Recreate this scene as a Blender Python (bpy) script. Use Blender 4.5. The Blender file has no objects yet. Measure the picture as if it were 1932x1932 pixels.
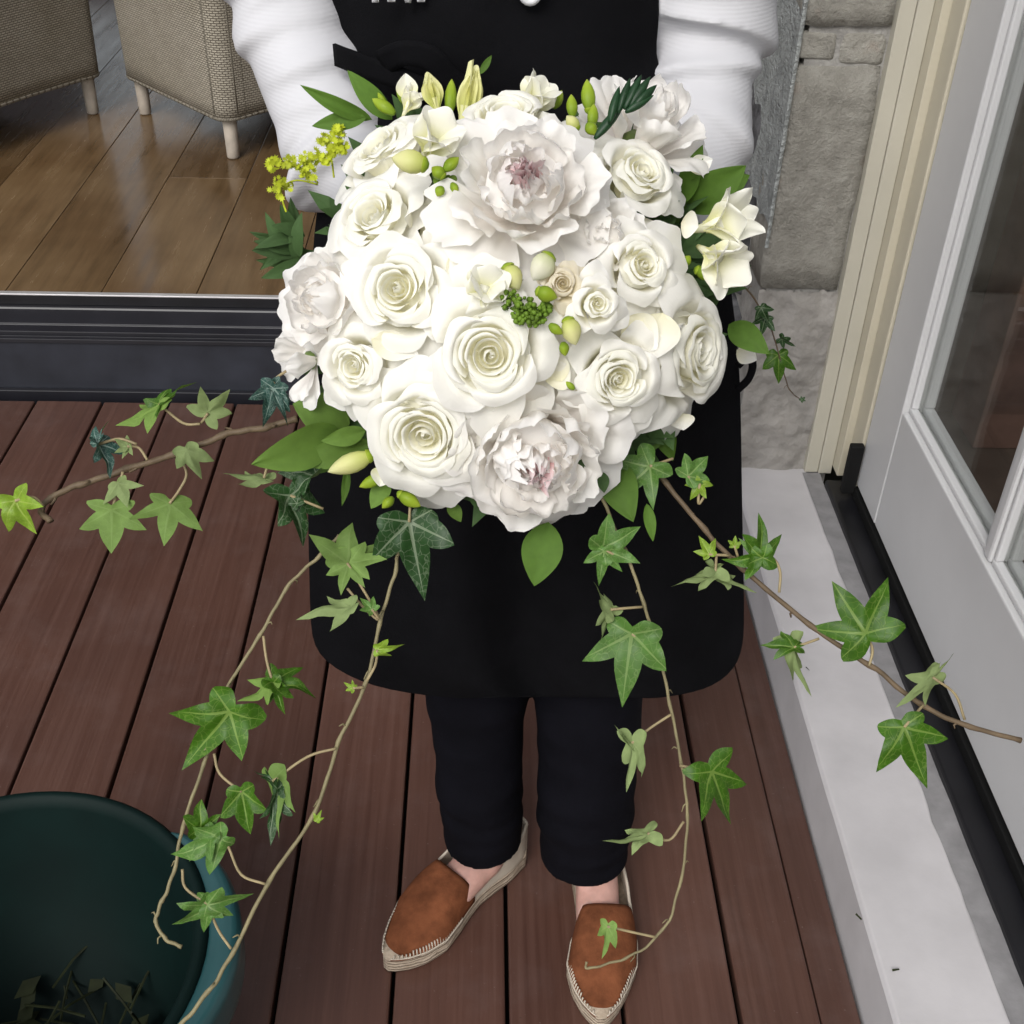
import bpy, bmesh, math, random
from mathutils import Vector, Matrix, noise
SC = bpy.context.scene
COL = SC.collection
R_ = math.radians
# ------------------------------------------------------------------ camera
EYE = Vector((0, 0, 1.42))
FPX, CPX = 2267.0, 966.0            # focal length and centre in photo units (photo = 1932 wide)
PIT, ROLL, YAW = R_(36.12), R_(-1.86), R_(-2.1)
_c, _s = math.cos(PIT), math.sin(PIT)
_f = Vector((0, _c, -_s)); _u = Vector((0, _s, _c)); _r = Vector((1, 0, 0))
CR = math.cos(ROLL) * _r - math.sin(ROLL) * _u
CU = math.cos(ROLL) * _u + math.sin(ROLL) * _r
_M = Matrix.Rotation(YAW, 3, 'Z')
CF, CR, CU = _M @ _f, _M @ CR, _M @ CU
cam = bpy.data.cameras.new('camera'); camo = bpy.data.objects.new('camera', cam); COL.objects.link(camo)
cam.sensor_width = 36; cam.lens = 36 * FPX / 1932; cam.clip_start = 0.05; cam.clip_end = 200
m = Matrix((CR, CU, -CF)).transposed().to_4x4(); m.translation = EYE
camo.matrix_world = m
SC.camera = camo
# ------------------------------------------------------------------ light
W = bpy.data.worlds.new("World"); SC.world = W; W.use_nodes = True
nt = W.node_tree
sky = nt.nodes.new('ShaderNodeTexSky'); sky.sky_type = 'NISHITA'; sky.sun_disc = False
sky.sun_elevation = R_(44); sky.sun_rotation = R_(202); sky.air_density = 1.0; sky.dust_density = 3.0; sky.ozone_density = 1.0
hz = nt.nodes.new('ShaderNodeHueSaturation'); hz.inputs['Saturation'].default_value = .22      # thin cloud
nt.links.new(sky.outputs[0], hz.inputs['Color']); nt.links.new(hz.outputs[0], nt.nodes['Background'].inputs[0])
nt.nodes['Background'].inputs[1].default_value = 0.14
sun = bpy.data.lights.new('sun', 'SUN'); sun.energy = 1.0; sun.angle = R_(25); sun.color = (1, .97, .93)
suno = bpy.data.objects.new('sun', sun); COL.objects.link(suno)
sd = Vector((-.38, -.92, .95))      # towards the sun
suno.rotation_euler = sd.to_track_quat('Z', 'Y').to_euler()
SC.view_settings.view_transform = 'Standard'; SC.view_settings.look = 'None'
SC.view_settings.exposure = 0.38; SC.view_settings.gamma = 1; SC.view_settings.use_curve_mapping = False
SC.cycles.max_bounces = 12; SC.cycles.diffuse_bounces = 8; SC.cycles.transparent_max_bounces = 16

# ------------------------------------------------------------------ photo rays
def ray(x, y): return CR * ((x - CPX) / FPX) - CU * ((y - CPX) / FPX) + CF
def D(x, y, d): return EYE + ray(x, y) * d
def YP(x, y, a): d = ray(x, y); return EYE + d * (a / d.y)
def XP(x, y, a): d = ray(x, y); return EYE + d * (a / d.x)
def ZP(x, y, a): d = ray(x, y); return EYE + d * ((a - EYE.z) / d.z)
def lerp(a, b, t): return a + (b - a) * t
def smooth(t): t = max(0, min(1, t)); return t * t * (3 - 2 * t)
def nz(x, y, z=0.0): return noise.noise(Vector((x, y, z)))
# ------------------------------------------------------------------ objects
def thing(name, label, cat, loc=(0, 0, 0), group=None):
    o = bpy.data.objects.new(name, None); COL.objects.link(o); o.location = loc
    o.empty_display_size = .05
    o['label'] = label; o['category'] = cat
    if group: o['group'] = group
    return o
def origin(p):
    v = Vector((0, 0, 0))
    while p: v = v + Vector(p.location); p = p.parent
    return v
class MB:
    def __init__(s): s.v = []; s.f = []; s.uv = []
    def add(s, vs, fs, uvs=None):
        b = len(s.v); s.v += [Vector(v) for v in vs]; s.f += [tuple(i + b for i in f) for f in fs]
        s.uv += uvs if uvs else [(0, 0)] * len(vs)
    def box(s, lo, hi, M=None):
        x0, y0, z0 = lo; x1, y1, z1 = hi
        vs = [Vector(p) for p in ((x0,y0,z0),(x1,y0,z0),(x1,y1,z0),(x0,y1,z0),(x0,y0,z1),(x1,y0,z1),(x1,y1,z1),(x0,y1,z1))]
        if M: vs = [M @ v for v in vs]
        s.add(vs, [(0,3,2,1),(4,5,6,7),(0,1,5,4),(1,2,6,5),(2,3,7,6),(3,0,4,7)], [(v.x, v.y) for v in vs])
    def grid(s, fn, nu, nv, closed=False, uvfn=None):
        vs, uv = [], []
        for j in range(nv + 1):
            for i in range(nu + (0 if closed else 1)):
                vs.append(fn(i / nu, j / nv)); uv.append(uvfn(i / nu, j / nv) if uvfn else (i / nu, j / nv))
        n = nu if closed else nu + 1
        fs = [(j*n+i, j*n+(i+1) % n, (j+1)*n+(i+1) % n, (j+1)*n+i) for j in range(nv) for i in range(nu)]
        s.add(vs, fs, uv)
    def tube(s, pts, rad, n=8, cap=True, uvl=0):
        P = [Vector(p) for p in pts]
        if not hasattr(rad, '__len__'): rad = [rad] * len(P)
        up = None; b0 = len(s.v); vs = []
        for i, p in enumerate(P):
            t = (P[min(i+1, len(P)-1)] - P[max(i-1, 0)]).normalized()
            if up is None:
                a = Vector((0, 0, 1)) if abs(t.z) < .9 else Vector((1, 0, 0)); up = t.cross(a).normalized()
            up = (up - t * up.dot(t)).normalized(); w = t.cross(up)
            for k in range(n):
                a = 2 * math.pi * k / n; vs.append(p + (up * math.cos(a) + w * math.sin(a)) * rad[i])
        fs = [(i*n+k, i*n+(k+1) % n, (i+1)*n+(k+1) % n, (i+1)*n+k) for i in range(len(P)-1) for k in range(n)]
        if cap: fs += [tuple(range(n))[::-1], tuple((len(P)-1)*n+k for k in range(n))]
        s.add(vs, fs, [((k % n) / n, k // n / max(1, len(P)-1)) for k in range(len(vs))])
    def loft(s, secs, n=24, cap=True, rfn=None):
        """secs: (centre, rx, ry) horizontal ellipses, or (centre, rx, ry, ax, ay) with own axes"""
        vs = []
        for i, q in enumerate(secs):
            c, rx, ry = Vector(q[0]), q[1], q[2]
            ax, ay = (Vector(q[3]), Vector(q[4])) if len(q) > 3 else (Vector((1,0,0)), Vector((0,1,0)))
            for k in range(n):
                a = 2 * math.pi * k / n; m_ = rfn(i / (len(secs)-1), a) if rfn else 1
                vs.append(c + ax * (rx * math.cos(a) * m_) + ay * (ry * math.sin(a) * m_))
        fs = [(i*n+k, i*n+(k+1) % n, (i+1)*n+(k+1) % n, (i+1)*n+k) for i in range(len(secs)-1) for k in range(n)]
        if cap: fs += [tuple(range(n))[::-1], tuple((len(secs)-1)*n+k for k in range(n))]
        s.add(vs, fs, [((k % n) / n, k // n / max(1, len(secs)-1)) for k in range(len(vs))])
    def ball(s, c, r, M=None, nu=10, nv=6):
        c = Vector(c)
        def f(u, v):
            a, b = 2*math.pi*u, math.pi*v
            p = Vector((math.sin(b)*math.cos(a), math.sin(b)*math.sin(a), math.cos(b)))
            p = Vector((p.x*r[0], p.y*r[1], p.z*r[2])) if hasattr(r, '__len__') else p * r
            return c + (M @ p if M else p)
        s.grid(f, nu, nv, True)
    def build(s, name, mat, parent=None, kind=None, label=None, smooth_=True, bevel=0, solid=0, clean=False):
        me = bpy.data.meshes.new(name); og = origin(parent)
        me.from_pydata([v - og for v in s.v], [], s.f)
        ul = me.uv_layers.new(name='UVMap'); lp = [0] * len(me.loops); me.loops.foreach_get('vertex_index', lp)
        ul.data.foreach_set('uv', [c for i in lp for c in s.uv[i]])
        if clean:
            b = bmesh.new(); b.from_mesh(me); bmesh.ops.remove_doubles(b, verts=b.verts, dist=1e-5)
            bmesh.ops.recalc_face_normals(b, faces=b.faces); b.to_mesh(me); b.free()
        if smooth_: me.polygons.foreach_set('use_smooth', [True] * len(me.polygons))
        me.materials.append(mat)
        o = bpy.data.objects.new(name, me); COL.objects.link(o)
        if parent: o.parent = parent
        if kind: o['kind'] = kind
        if label: o['label'] = label
        if bevel:
            b = o.modifiers.new('bevel', 'BEVEL'); b.width = bevel; b.segments = 2; b.limit_method = 'ANGLE'; b.angle_limit = R_(40)
        if solid:
            b = o.modifiers.new('thick', 'SOLIDIFY'); b.thickness = solid; b.offset = 0
        return o
def curve(pts, n=6):
    """Catmull-Rom through the points"""
    P = [Vector(p) for p in pts]; out = []
    Q = [P[0]*2 - P[1]] + P + [P[-1]*2 - P[-2]]
    for i in range(1, len(Q) - 2):
        for k in range(n):
            t = k / n; a, b, c, d = Q[i-1:i+3]
            out.append(.5 * ((2*b) + (c-a)*t + (2*a-5*b+4*c-d)*t*t + (3*b-a-3*c+d)*t**3))
    return out + [P[-1]]
def remesh(o, vox, it=2, fac=.5):
    """fuse overlapping lofts into one continuous skin"""
    m1 = o.modifiers.new('fuse', 'REMESH'); m1.mode = 'VOXEL'; m1.voxel_size = vox; m1.use_smooth_shade = True
    m2 = o.modifiers.new('soft', 'SMOOTH'); m2.iterations = it; m2.factor = fac
    dg = bpy.context.evaluated_depsgraph_get(); dg.update()
    me = bpy.data.meshes.new_from_object(o.evaluated_get(dg)); o.modifiers.clear(); o.data = me
    me.polygons.foreach_set('use_smooth', [True] * len(me.polygons))
    return o
# ------------------------------------------------------------------ materials
class NM:
    def __init__(s, name):
        s.m = bpy.data.materials.new(name); s.m.use_nodes = True; s.t = s.m.node_tree; s.n = s.t.nodes
        s.b = s.n['Principled BSDF']; s.out = s.n['Material Output']
    def nd(s, ty, **kw):
        o = s.n.new('ShaderNode' + ty)
        for k, v in kw.items():
            if k.startswith('i_'):
                key = k[2:]; key = int(key) if key.isdigit() else key
                o.inputs[key].default_value = v
            else: setattr(o, k, v)
        return o
    def ln(s, a, b): s.t.links.new(a, b)
    def set(s, **kw):
        for k, v in kw.items():
            k = {'spec': 'Specular IOR Level', 'sss': 'Subsurface Weight', 'rough': 'Roughness', 'metal': 'Metallic', 'col': 'Base Color'}.get(k, k)
            s.b.inputs[k].default_value = v + (1,) if k == 'Base Color' else v
    def co(s, scale=(1, 1, 1), kind='Object'):
        tc = s.nd('TexCoord'); mp = s.nd('Mapping'); mp.inputs['Scale'].default_value = scale
        s.ln(tc.outputs[kind], mp.inputs[0]); return mp.outputs[0]
    def noise(s, vec, scale, detail=4, rough=.55):
        o = s.nd('TexNoise'); o.inputs['Scale'].default_value = scale; o.inputs['Detail'].default_value = detail
        o.inputs['Roughness'].default_value = rough; s.ln(vec, o.inputs['Vector']); return o.outputs['Fac']
    def ramp(s, fac, stops):
        o = s.nd('ValToRGB'); e = o.color_ramp.elements
        while len(e) < len(stops): e.new(.5)
        for i, (p, c) in enumerate(stops): e[i].position = p; e[i].color = tuple(c) + (1,) if len(c) == 3 else c
        s.ln(fac, o.inputs[0]); return o.outputs[0]
    def mix(s, fac, a, b, mode='MIX'):
        o = s.nd('Mix', data_type='RGBA', blend_type=mode)
        for sock, v in ((o.inputs['Factor'], fac), (o.inputs['A'], a), (o.inputs['B'], b)):
            if isinstance(v, (int, float)): sock.default_value = v
            elif isinstance(v, tuple): sock.default_value = v + (1,)
            else: s.ln(v, sock)
        return o.outputs['Result']
    def math(s, op, a, b=0.0, c=0.0):
        o = s.nd('Math', operation=op)
        for i, v in enumerate((a, b, c)):
            if isinstance(v, (int, float)): o.inputs[i].default_value = v
            else: s.ln(v, o.inputs[i])
        return o.outputs[0]
    def bump(s, h, strength=.3, dist=.002):
        o = s.nd('Bump'); o.inputs['Strength'].default_value = strength; o.inputs['Distance'].default_value = dist
        s.ln(h, o.inputs['Height']); s.ln(o.outputs[0], s.b.inputs['Normal']); return o.outputs[0]
    def col(s, c): s.ln(c, s.b.inputs['Base Color'])
    def translucent(s, colr, w):
        tr = s.nd('BsdfTranslucent'); mx = s.nd('MixShader'); mx.inputs[0].default_value = w
        if isinstance(colr, tuple): tr.inputs[0].default_value = colr + (1,)
        else: s.ln(colr, tr.inputs[0])
        s.ln(s.b.outputs[0], mx.inputs[1]); s.ln(tr.outputs[0], mx.inputs[2]); s.ln(mx.outputs[0], s.out.inputs[0])
def objrand(n): return n.nd('ObjectInfo').outputs['Random']

def m_plain(name, col, rough=.6, spec=.4, nscale=30, amt=.15, bump=.1, bd=.001, metal=0):
    n = NM(name); n.set(rough=rough, spec=spec, metal=metal)
    v = n.co(); f = n.noise(v, nscale)
    lo = tuple(c * (1 - amt) for c in col); hi = tuple(min(1, c * (1 + amt)) for c in col)
    n.col(n.ramp(f, [(.3, lo), (.7, hi)]))
    if bump: n.bump(n.noise(v, nscale * 4), bump, bd)
    return n.m
def m_wood(name, cols, grain=(60, 2.2, 60), rough=.45, spec=.4, bump=.25, vary=.5, specks=False):
    n = NM(name); n.set(rough=rough, spec=spec)
    oi = n.nd('ObjectInfo'); tc = n.nd('TexCoord'); ad = n.nd('VectorMath', operation='ADD')
    sc = n.nd('VectorMath', operation='SCALE'); n.ln(oi.outputs['Random'], sc.inputs['Scale']); sc.inputs[0].default_value = (17, 31, 7)
    n.ln(tc.outputs['Object'], ad.inputs[0]); n.ln(sc.outputs[0], ad.inputs[1])
    mp = n.nd('Mapping'); mp.inputs['Scale'].default_value = grain; n.ln(ad.outputs[0], mp.inputs[0])
    f = n.noise(mp.outputs[0], 1.0, 7, .65)
    big = n.noise(ad.outputs[0], 3.5, 3)
    c = n.ramp(f, [(.25, cols[0]), (.5, cols[1]), (.75, cols[2])])
    c = n.mix(n.ramp(big, [(.35, (0,0,0)), (.65, (1,1,1))]), c, n.mix(1.0, c, cols[3], 'MULTIPLY'))
    v = n.math('MULTIPLY_ADD', oi.outputs['Random'], vary, 1 - vary/2)
    hs = n.nd('HueSaturation'); n.ln(v, hs.inputs['Value']); n.ln(c, hs.inputs['Color'])
    c = hs.outputs[0]
    if specks:      # grit, dust and faint scuffs
        g1 = n.noise(ad.outputs[0], 170, 2, .6); g2 = n.noise(ad.outputs[0], 9, 6, .7)
        c = n.mix(n.ramp(g1, [(.70, (0,0,0)), (.80, (.30,.30,.30))]), c, (.30,.26,.24))
        c = n.mix(n.ramp(g1, [(.22, (.5,.5,.5)), (.30, (0,0,0))]), c, (.03,.02,.018))
        c = n.mix(n.ramp(g2, [(.5, (0,0,0)), (.75, (.12,.12,.12))]), c, (.24,.19,.18))
    n.col(c)
    rr = n.ramp(f, [(.3, (rough-.08,)*3), (.7, (rough+.12,)*3)]); n.ln(rr, n.b.inputs['Roughness'])
    n.bump(f, bump, .0015)
    return n.m
def m_petal(name, base, tip, w=.35, mid=None, rough=.5, vein=.12):
    """petal tissue: base tint at v=0, tip tint at v=1"""
    n = NM(name); n.set(rough=rough, spec=.22)
    uv = n.nd('TexCoord'); sp = n.nd('SeparateXYZ'); n.ln(uv.outputs['UV'], sp.inputs[0])
    st = [(.0, base), (.62, mid or tip), (1, tip)]
    c = n.ramp(sp.outputs[1], st)
    mp = n.nd('Mapping'); mp.inputs['Scale'].default_value = (52, 3, 1); n.ln(uv.outputs['UV'], mp.inputs[0])
    f = n.noise(mp.outputs[0], 1, 3)
    c = n.mix(n.math('MULTIPLY', f, vein), c, tuple(x * .82 for x in tip))
    n.col(c)
    n.bump(f, .22, .0008)
    n.translucent(c, w)
    return n.m
def m_leaf(name, top, under, vein=None, vs=.0, rough=.38, w=.18, net=9.0):
    n = NM(name); n.set(rough=rough, spec=.30)
    tc = n.nd('TexCoord'); sp = n.nd('SeparateXYZ'); n.ln(tc.outputs['UV'], sp.inputs[0])
    x, y = sp.outputs[0], sp.outputs[1]
    f = n.noise(tc.outputs['UV'], 4.0, 5)
    ct = n.ramp(f, [(.3, tuple(c * .72 for c in top)), (.7, tuple(c * 1.25 for c in top))])
    # two-sided leaf: pale matt underside
    gb = n.nd('NewGeometry').outputs['Backfacing']
    cu = n.ramp(f, [(.3, tuple(c * .85 for c in under)), (.7, tuple(c * 1.12 for c in under))])
    c = n.mix(gb, ct, cu)
    h = f
    if vein:
        mk = None
        r = n.math('SQRT', n.math('ADD', n.math('MULTIPLY', x, x), n.math('MULTIPLY', y, y)))
        for a, L in ((90, 1.0), (34, .8), (146, .8), (-18, .55), (198, .55)):
            ca, sa = math.cos(R_(a)), math.sin(R_(a))
            d = n.math('ABSOLUTE', n.math('SUBTRACT', n.math('MULTIPLY', x, sa), n.math('MULTIPLY', y, ca)))
            al = n.math('ADD', n.math('MULTIPLY', x, ca), n.math('MULTIPLY', y, sa))
            wd = n.math('MULTIPLY', n.math('SUBTRACT', L + .05, al), .028)
            q = n.math('MULTIPLY', n.math('LESS_THAN', d, wd), n.math('GREATER_THAN', al, 0.0))
            mk = q if mk is None else n.math('MAXIMUM', mk, q)
        vo = n.nd('TexVoronoi', feature='DISTANCE_TO_EDGE'); vo.inputs['Scale'].default_value = net
        wv = n.nd('VectorMath', operation='ADD'); ns = n.nd('TexNoise'); ns.inputs['Scale'].default_value = 6
        sc = n.nd('VectorMath', operation='SCALE'); sc.inputs['Scale'].default_value = .12
        n.ln(tc.outputs['UV'], ns.inputs['Vector']); n.ln(ns.outputs['Color'], sc.inputs[0])
        n.ln(tc.outputs['UV'], wv.inputs[0]); n.ln(sc.outputs[0], wv.inputs[1]); n.ln(wv.outputs[0], vo.inputs['Vector'])
        fine = n.math('MULTIPLY', n.math('SUBTRACT', 1.0, n.math('MINIMUM', 1.0, n.math('MULTIPLY', vo.outputs['Distance'], 16.0))), .55)
        mk = n.math('MULTIPLY', n.math('MAXIMUM', mk, fine), vs)
        mk = n.math('MULTIPLY', mk, n.math('SUBTRACT', 1.0, n.math('MULTIPLY', gb, .6)))
        c = n.mix(mk, c, vein)
        h = n.math('SUBTRACT', n.math('MULTIPLY', f, .5), mk)
    sp_ = n.noise(tc.outputs['UV'], 13, 4, .7); c = n.mix(n.ramp(sp_, [(.66, (0,0,0)), (.72, (.6,.6,.6))]), c, (.16,.13,.05))
    hs = n.nd('HueSaturation'); n.ln(n.math('MULTIPLY_ADD', objrand(n), .3, .85), hs.inputs['Value']); n.ln(c, hs.inputs['Color']); c = hs.outputs[0]
    n.col(c)
    n.ln(n.math('MULTIPLY_ADD', gb, .3, rough), n.b.inputs['Roughness'])
    n.bump(h, .35, .001)
    n.translucent(n.mix(1.0, c, (1.0, 1.15, .45), 'MULTIPLY'), w)
    return n.m
MT = {}
MT['deck'] = m_wood('deck_timber', [(.078,.036,.026), (.099,.047,.034), (.122,.061,.045), (.84,.85,.88)], (95, 2.0, 95), .38, .45, .30, .30, True)
MT['under'] = m_plain('deck_underside', (.006,.005,.005), .95, .05, 20, .3, 0)
MT['oak'] = m_wood('oak_floor', [(.105,.066,.032), (.170,.108,.054), (.210,.140,.074), (.72,.66,.60)], (30, 2.5, 30), .20, .5, .06, .4)
MT['alu_black'] = m_plain('black_aluminium', (.012,.012,.016), .38, .5, 8, .25, .05)
MT['riser'] = m_plain('riser_paint', (.020,.022,.030), .48, .4, 9, .35, .12)
MT['alu'] = m_plain('bright_aluminium', (.75,.74,.75), .3, .5, 20, .05, 0, metal=.6)
MT['kerb'] = m_plain('kerb_paint', (.52,.505,.515), .7, .3, 9, .09, .25, .002)
MT['mortar'] = m_plain('mortar', (.33,.32,.30), .9, .2, 25, .25, .8, .006)
MT['render_blue'] = m_plain('blue_grey_render', (.37,.39,.385), .92, .1, 30, .3, 1.0, .012)
MT['cream'] = m_plain('cream_paint', (.53,.49,.385), .5, .4, 5, .06, .05)
MT['cream_grey'] = m_plain('cream_paint_grey', (.50,.475,.395), .5, .4, 5, .06, .05)
MT['door'] = m_plain('door_paint', (.575,.575,.58), .42, .45, 5, .04, .05)
MT['black'] = m_plain('black_sill', (.007,.007,.009), .4, .45, 10, .4, .1)
MT['rubber'] = m_plain('black_rubber', (.006,.006,.006), .7, .2, 30, .2, 0)
MT['wall_in'] = m_plain('inside_wall_paint', (.62,.60,.66), .7, .3, 5, .03, 0)
MT['brown_in'] = m_plain('inside_brown', (.085,.066,.052), .7, .3, 6, .4, 0)
MT['brick_in'] = m_plain('inside_brick', (.15,.09,.07), .8, .2, 12, .25, .2)
def m_stone():
    n = NM('stone'); n.set(rough=.9, spec=.2); v = n.co()
    f = n.noise(v, 26, 9, .68); g = n.noise(v, 95, 6, .72); b = n.noise(v, 9, 4)
    c = n.ramp(f, [(.25, (.25,.24,.21)), (.5, (.36,.345,.305)), (.75, (.47,.455,.41))])
    c = n.mix(n.ramp(b, [(.60, (0,0,0)), (.72, (.55,.55,.55))]), c, (.33,.23,.175))
    c = n.mix(n.ramp(g, [(.66, (0,0,0)), (.76, (.5,.5,.5))]), c, (.5,.5,.48))
    hs = n.nd('HueSaturation'); n.ln(n.math('MULTIPLY_ADD', objrand(n), .22, .89), hs.inputs['Value']); n.ln(c, hs.inputs['Color'])
    n.col(hs.outputs[0]); n.bump(n.math('ADD', f, n.math('MULTIPLY', g, .6)), 1.0, .010); return n.m
MT['stone'] = m_stone()
MT['dark_stone'] = m_plain('dark_stone', (.10,.10,.105), .9, .2, 18, .6, .8, .008)
def m_wicker():
    n = NM('woven_wicker'); n.set(rough=.75, spec=.25)
    tc = n.nd('TexCoord'); mp = n.nd('Mapping'); n.ln(tc.outputs['UV'], mp.inputs[0])
    br = n.nd('TexBrick'); br.offset = .5; br.inputs['Scale'].default_value = 1
    br.inputs['Brick Width'].default_value = .0135; br.inputs['Row Height'].default_value = .0062
    br.inputs['Mortar Size'].default_value = .0011; br.inputs['Mortar Smooth'].default_value = .6
    br.inputs['Color1'].default_value = (.44,.405,.335,1); br.inputs['Color2'].default_value = (.365,.335,.275,1); br.inputs['Mortar'].default_value = (.13,.11,.085,1)
    n.ln(mp.outputs[0], br.inputs['Vector'])
    f = n.noise(tc.outputs['UV'], 5, 5)
    c = n.mix(1.0, br.outputs['Color'], n.ramp(f, [(.3, (.78,.76,.72)), (.7, (1,1,1))]), 'MULTIPLY')
    n.col(c); n.bump(n.math('SUBTRACT', 1.0, br.outputs['Fac']), 1.0, .004); return n.m
MT['wicker'] = m_wicker()
MT['leg'] = m_plain('wrapped_leg', (.42,.37,.31), .7, .3, 40, .12, .3)
def m_glass():
    n = NM('window_glass'); tr = n.nd('BsdfTransparent'); tr.inputs[0].default_value = (.95,.96,.95,1)
    gl = n.nd('BsdfGlossy'); gl.inputs['Roughness'].default_value = .02; lw = n.nd('LayerWeight'); lw.inputs[0].default_value = .5
    fr_ = n.math('MULTIPLY_ADD', n.math('POWER', lw.outputs['Facing'], 5.0), .9, .045)
    mx = n.nd('MixShader'); n.ln(fr_, mx.inputs[0]); n.ln(tr.outputs[0], mx.inputs[1]); n.ln(gl.outputs[0], mx.inputs[2])
    n.ln(mx.outputs[0], n.out.inputs[0]); return n.m
MT['glass'] = m_glass()
def m_cloth(name, col, rough=.85, scale=900, bump=.3, amt=.12, sheen=.0):
    n = NM(name); n.set(rough=rough, spec=.08); n.b.inputs['Sheen Weight'].default_value = sheen
    v = n.co(); f = n.noise(v, 14, 4)
    n.col(n.ramp(f, [(.3, tuple(c*(1-amt) for c in col)), (.7, tuple(min(1, c*(1+amt)) for c in col))]))
    g = n.noise(v, scale, 2); big = n.noise(v, 28, 3)
    if 'knit' in name:
        wv = n.nd('TexWave', bands_direction='Z'); wv.inputs['Scale'].default_value = 95; wv.inputs['Distortion'].default_value = 1.5; n.ln(v, wv.inputs['Vector']); g = n.math('MULTIPLY', wv.outputs['Fac'], .4)
    n.bump(n.math('ADD', n.math('MULTIPLY', g, .25), big), bump, .004); return n.m
MT['knit'] = m_cloth('white_knit', (.58,.58,.605), .9, 700, .25, .02)
MT['apron'] = m_cloth('black_cotton', (.0042,.0042,.0052), .85, 800, .5, .25)
MT['trouser'] = m_cloth('navy_cotton', (.0042,.0042,.0066), .85, 800, .5, .25)
MT['thread'] = m_plain('white_thread', (.72,.72,.74), .7, .3, 200, .1, .2)
MT['skin'] = m_plain('skin', (.55,.32,.27), .5, .4, 34, .2, .2)
MT['skin'].node_tree.nodes['Principled BSDF'].inputs['Subsurface Weight'].default_value = .1
MT['hair'] = m_plain('hair', (.10,.06,.035), .5, .4, 60, .3, .3)
MT['suede'] = m_plain('tan_suede', (.160,.056,.025), .95, .1, 38, .34, .5, .002)
MT['canvas'] = m_cloth('cream_canvas', (.52,.46,.38), .85, 900, .3, .08)
def m_jute():
    n = NM('jute'); n.set(rough=.9, spec=.15); v = n.co()
    wv = n.nd('TexWave', wave_type='BANDS', bands_direction='Z'); wv.inputs['Scale'].default_value = 55; wv.inputs['Distortion'].default_value = 3
    n.ln(v, wv.inputs['Vector']); f = n.noise(v, 160, 4)
    n.col(n.mix(f, (.30,.23,.165), (.52,.44,.35))); n.bump(n.math('ADD', wv.outputs['Fac'], f), .7, .003); return n.m
MT['jute'] = m_jute()
MT['bucket'] = m_plain('green_plastic', (.0018,.0098,.0086), .6, .14, 9, .2, .04)
MT['bucket_lug'] = m_plain('blue_green_plastic', (.022,.080,.086), .30, .5, 9, .2, .04)
MT['clip'] = m_plain('cut_greenery', (.022,.028,.010), .7, .3, 30, .5, .1)
# petals, leaves
MT['rose'] = m_petal('rose_petal', (.95,.92,.68), (.95,.94,.905), .32, (.95,.935,.85))
MT['rose_heart'] = m_petal('rose_heart_petal', (.95,.92,.68), (.94,.935,.875), .30, (.945,.93,.81))
MT['spray'] = m_petal('spray_rose_petal', (.72,.64,.36), (.82,.76,.62), .30, (.78,.70,.50))
MT['peony'] = m_petal('peony_petal', (.95,.90,.85), (.955,.94,.92), .36, (.955,.935,.90))
MT['peony_pink'] = m_petal('peony_pink_petal', (.70,.16,.22), (.90,.78,.78), .22, (.88,.58,.60))
MT['freesia'] = m_petal('freesia_petal', (.80,.80,.32), (.92,.91,.84), .24, (.92,.91,.78))
MT['bud_green'] = m_petal('green_bud', (.16,.27,.02), (.42,.52,.06), .2, (.30,.42,.03), .4)
MT['bud_cream'] = m_petal('cream_bud', (.50,.58,.09), (.80,.79,.44), .25, (.78,.77,.36), .4)
MT['bud_white'] = m_petal('white_bud', (.55,.62,.25), (.85,.84,.74), .25, (.84,.82,.66), .4)
MT['lime_flower'] = m_plain('lime_floret', (.42,.48,.022), .6, .3, 60, .3, 0)
MT['moss_flower'] = m_plain('green_floret', (.12,.21,.018), .6, .3, 90, .5, 0)
MT['stem_green'] = m_plain('green_stem', (.13,.20,.05), .5, .4, 50, .2, .1)
MT['stem_brown'] = m_plain('ivy_stem', (.13,.092,.055), .6, .35, 60, .3, .3)
MT['stem_olive'] = m_plain('ivy_stem_olive', (.21,.18,.095), .55, .35, 60, .25, .3)
MT['petiole'] = m_plain('ivy_petiole', (.30,.24,.13), .55, .35, 60, .25, .1)
V1 = (.42,.50,.34)
MT['ivy_dark'] = m_leaf('ivy_dark', (.022,.066,.016), (.12,.19,.07), V1, .38, .42, .12)
MT['ivy_blue'] = m_leaf('ivy_blue', (.030,.082,.066), (.15,.22,.12), (.36,.47,.42), .6, .42, .1)
MT['ivy_mid'] = m_leaf('ivy_mid', (.048,.130,.008), (.15,.25,.05), (.30,.42,.10), .42, .42, .2)
MT['ivy_light'] = m_leaf('ivy_light', (.085,.190,.034), (.16,.26,.062), (.32,.44,.16), .45, .42, .2)
MT['ivy_pale'] = m_leaf('ivy_pale', (.13,.20,.058), (.22,.29,.115), (.34,.40,.20), .3, .5, .2)
MT['ivy_lime'] = m_leaf('ivy_lime', (.21,.34,.03), (.27,.38,.07), (.42,.52,.12), .45, .38, .25)
MT['ruscus'] = m_leaf('ruscus_leaf', (.036,.108,.010), (.085,.17,.022), None, 0, .42, .15)
MT['ruscus_light'] = m_leaf('light_leaf', (.098,.205,.022), (.13,.23,.04), None, 0, .42, .2)
MT['ruscus_dark'] = m_leaf('dark_leaf', (.014,.048,.018), (.05,.10,.03), None, 0, .4, .08)
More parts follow.
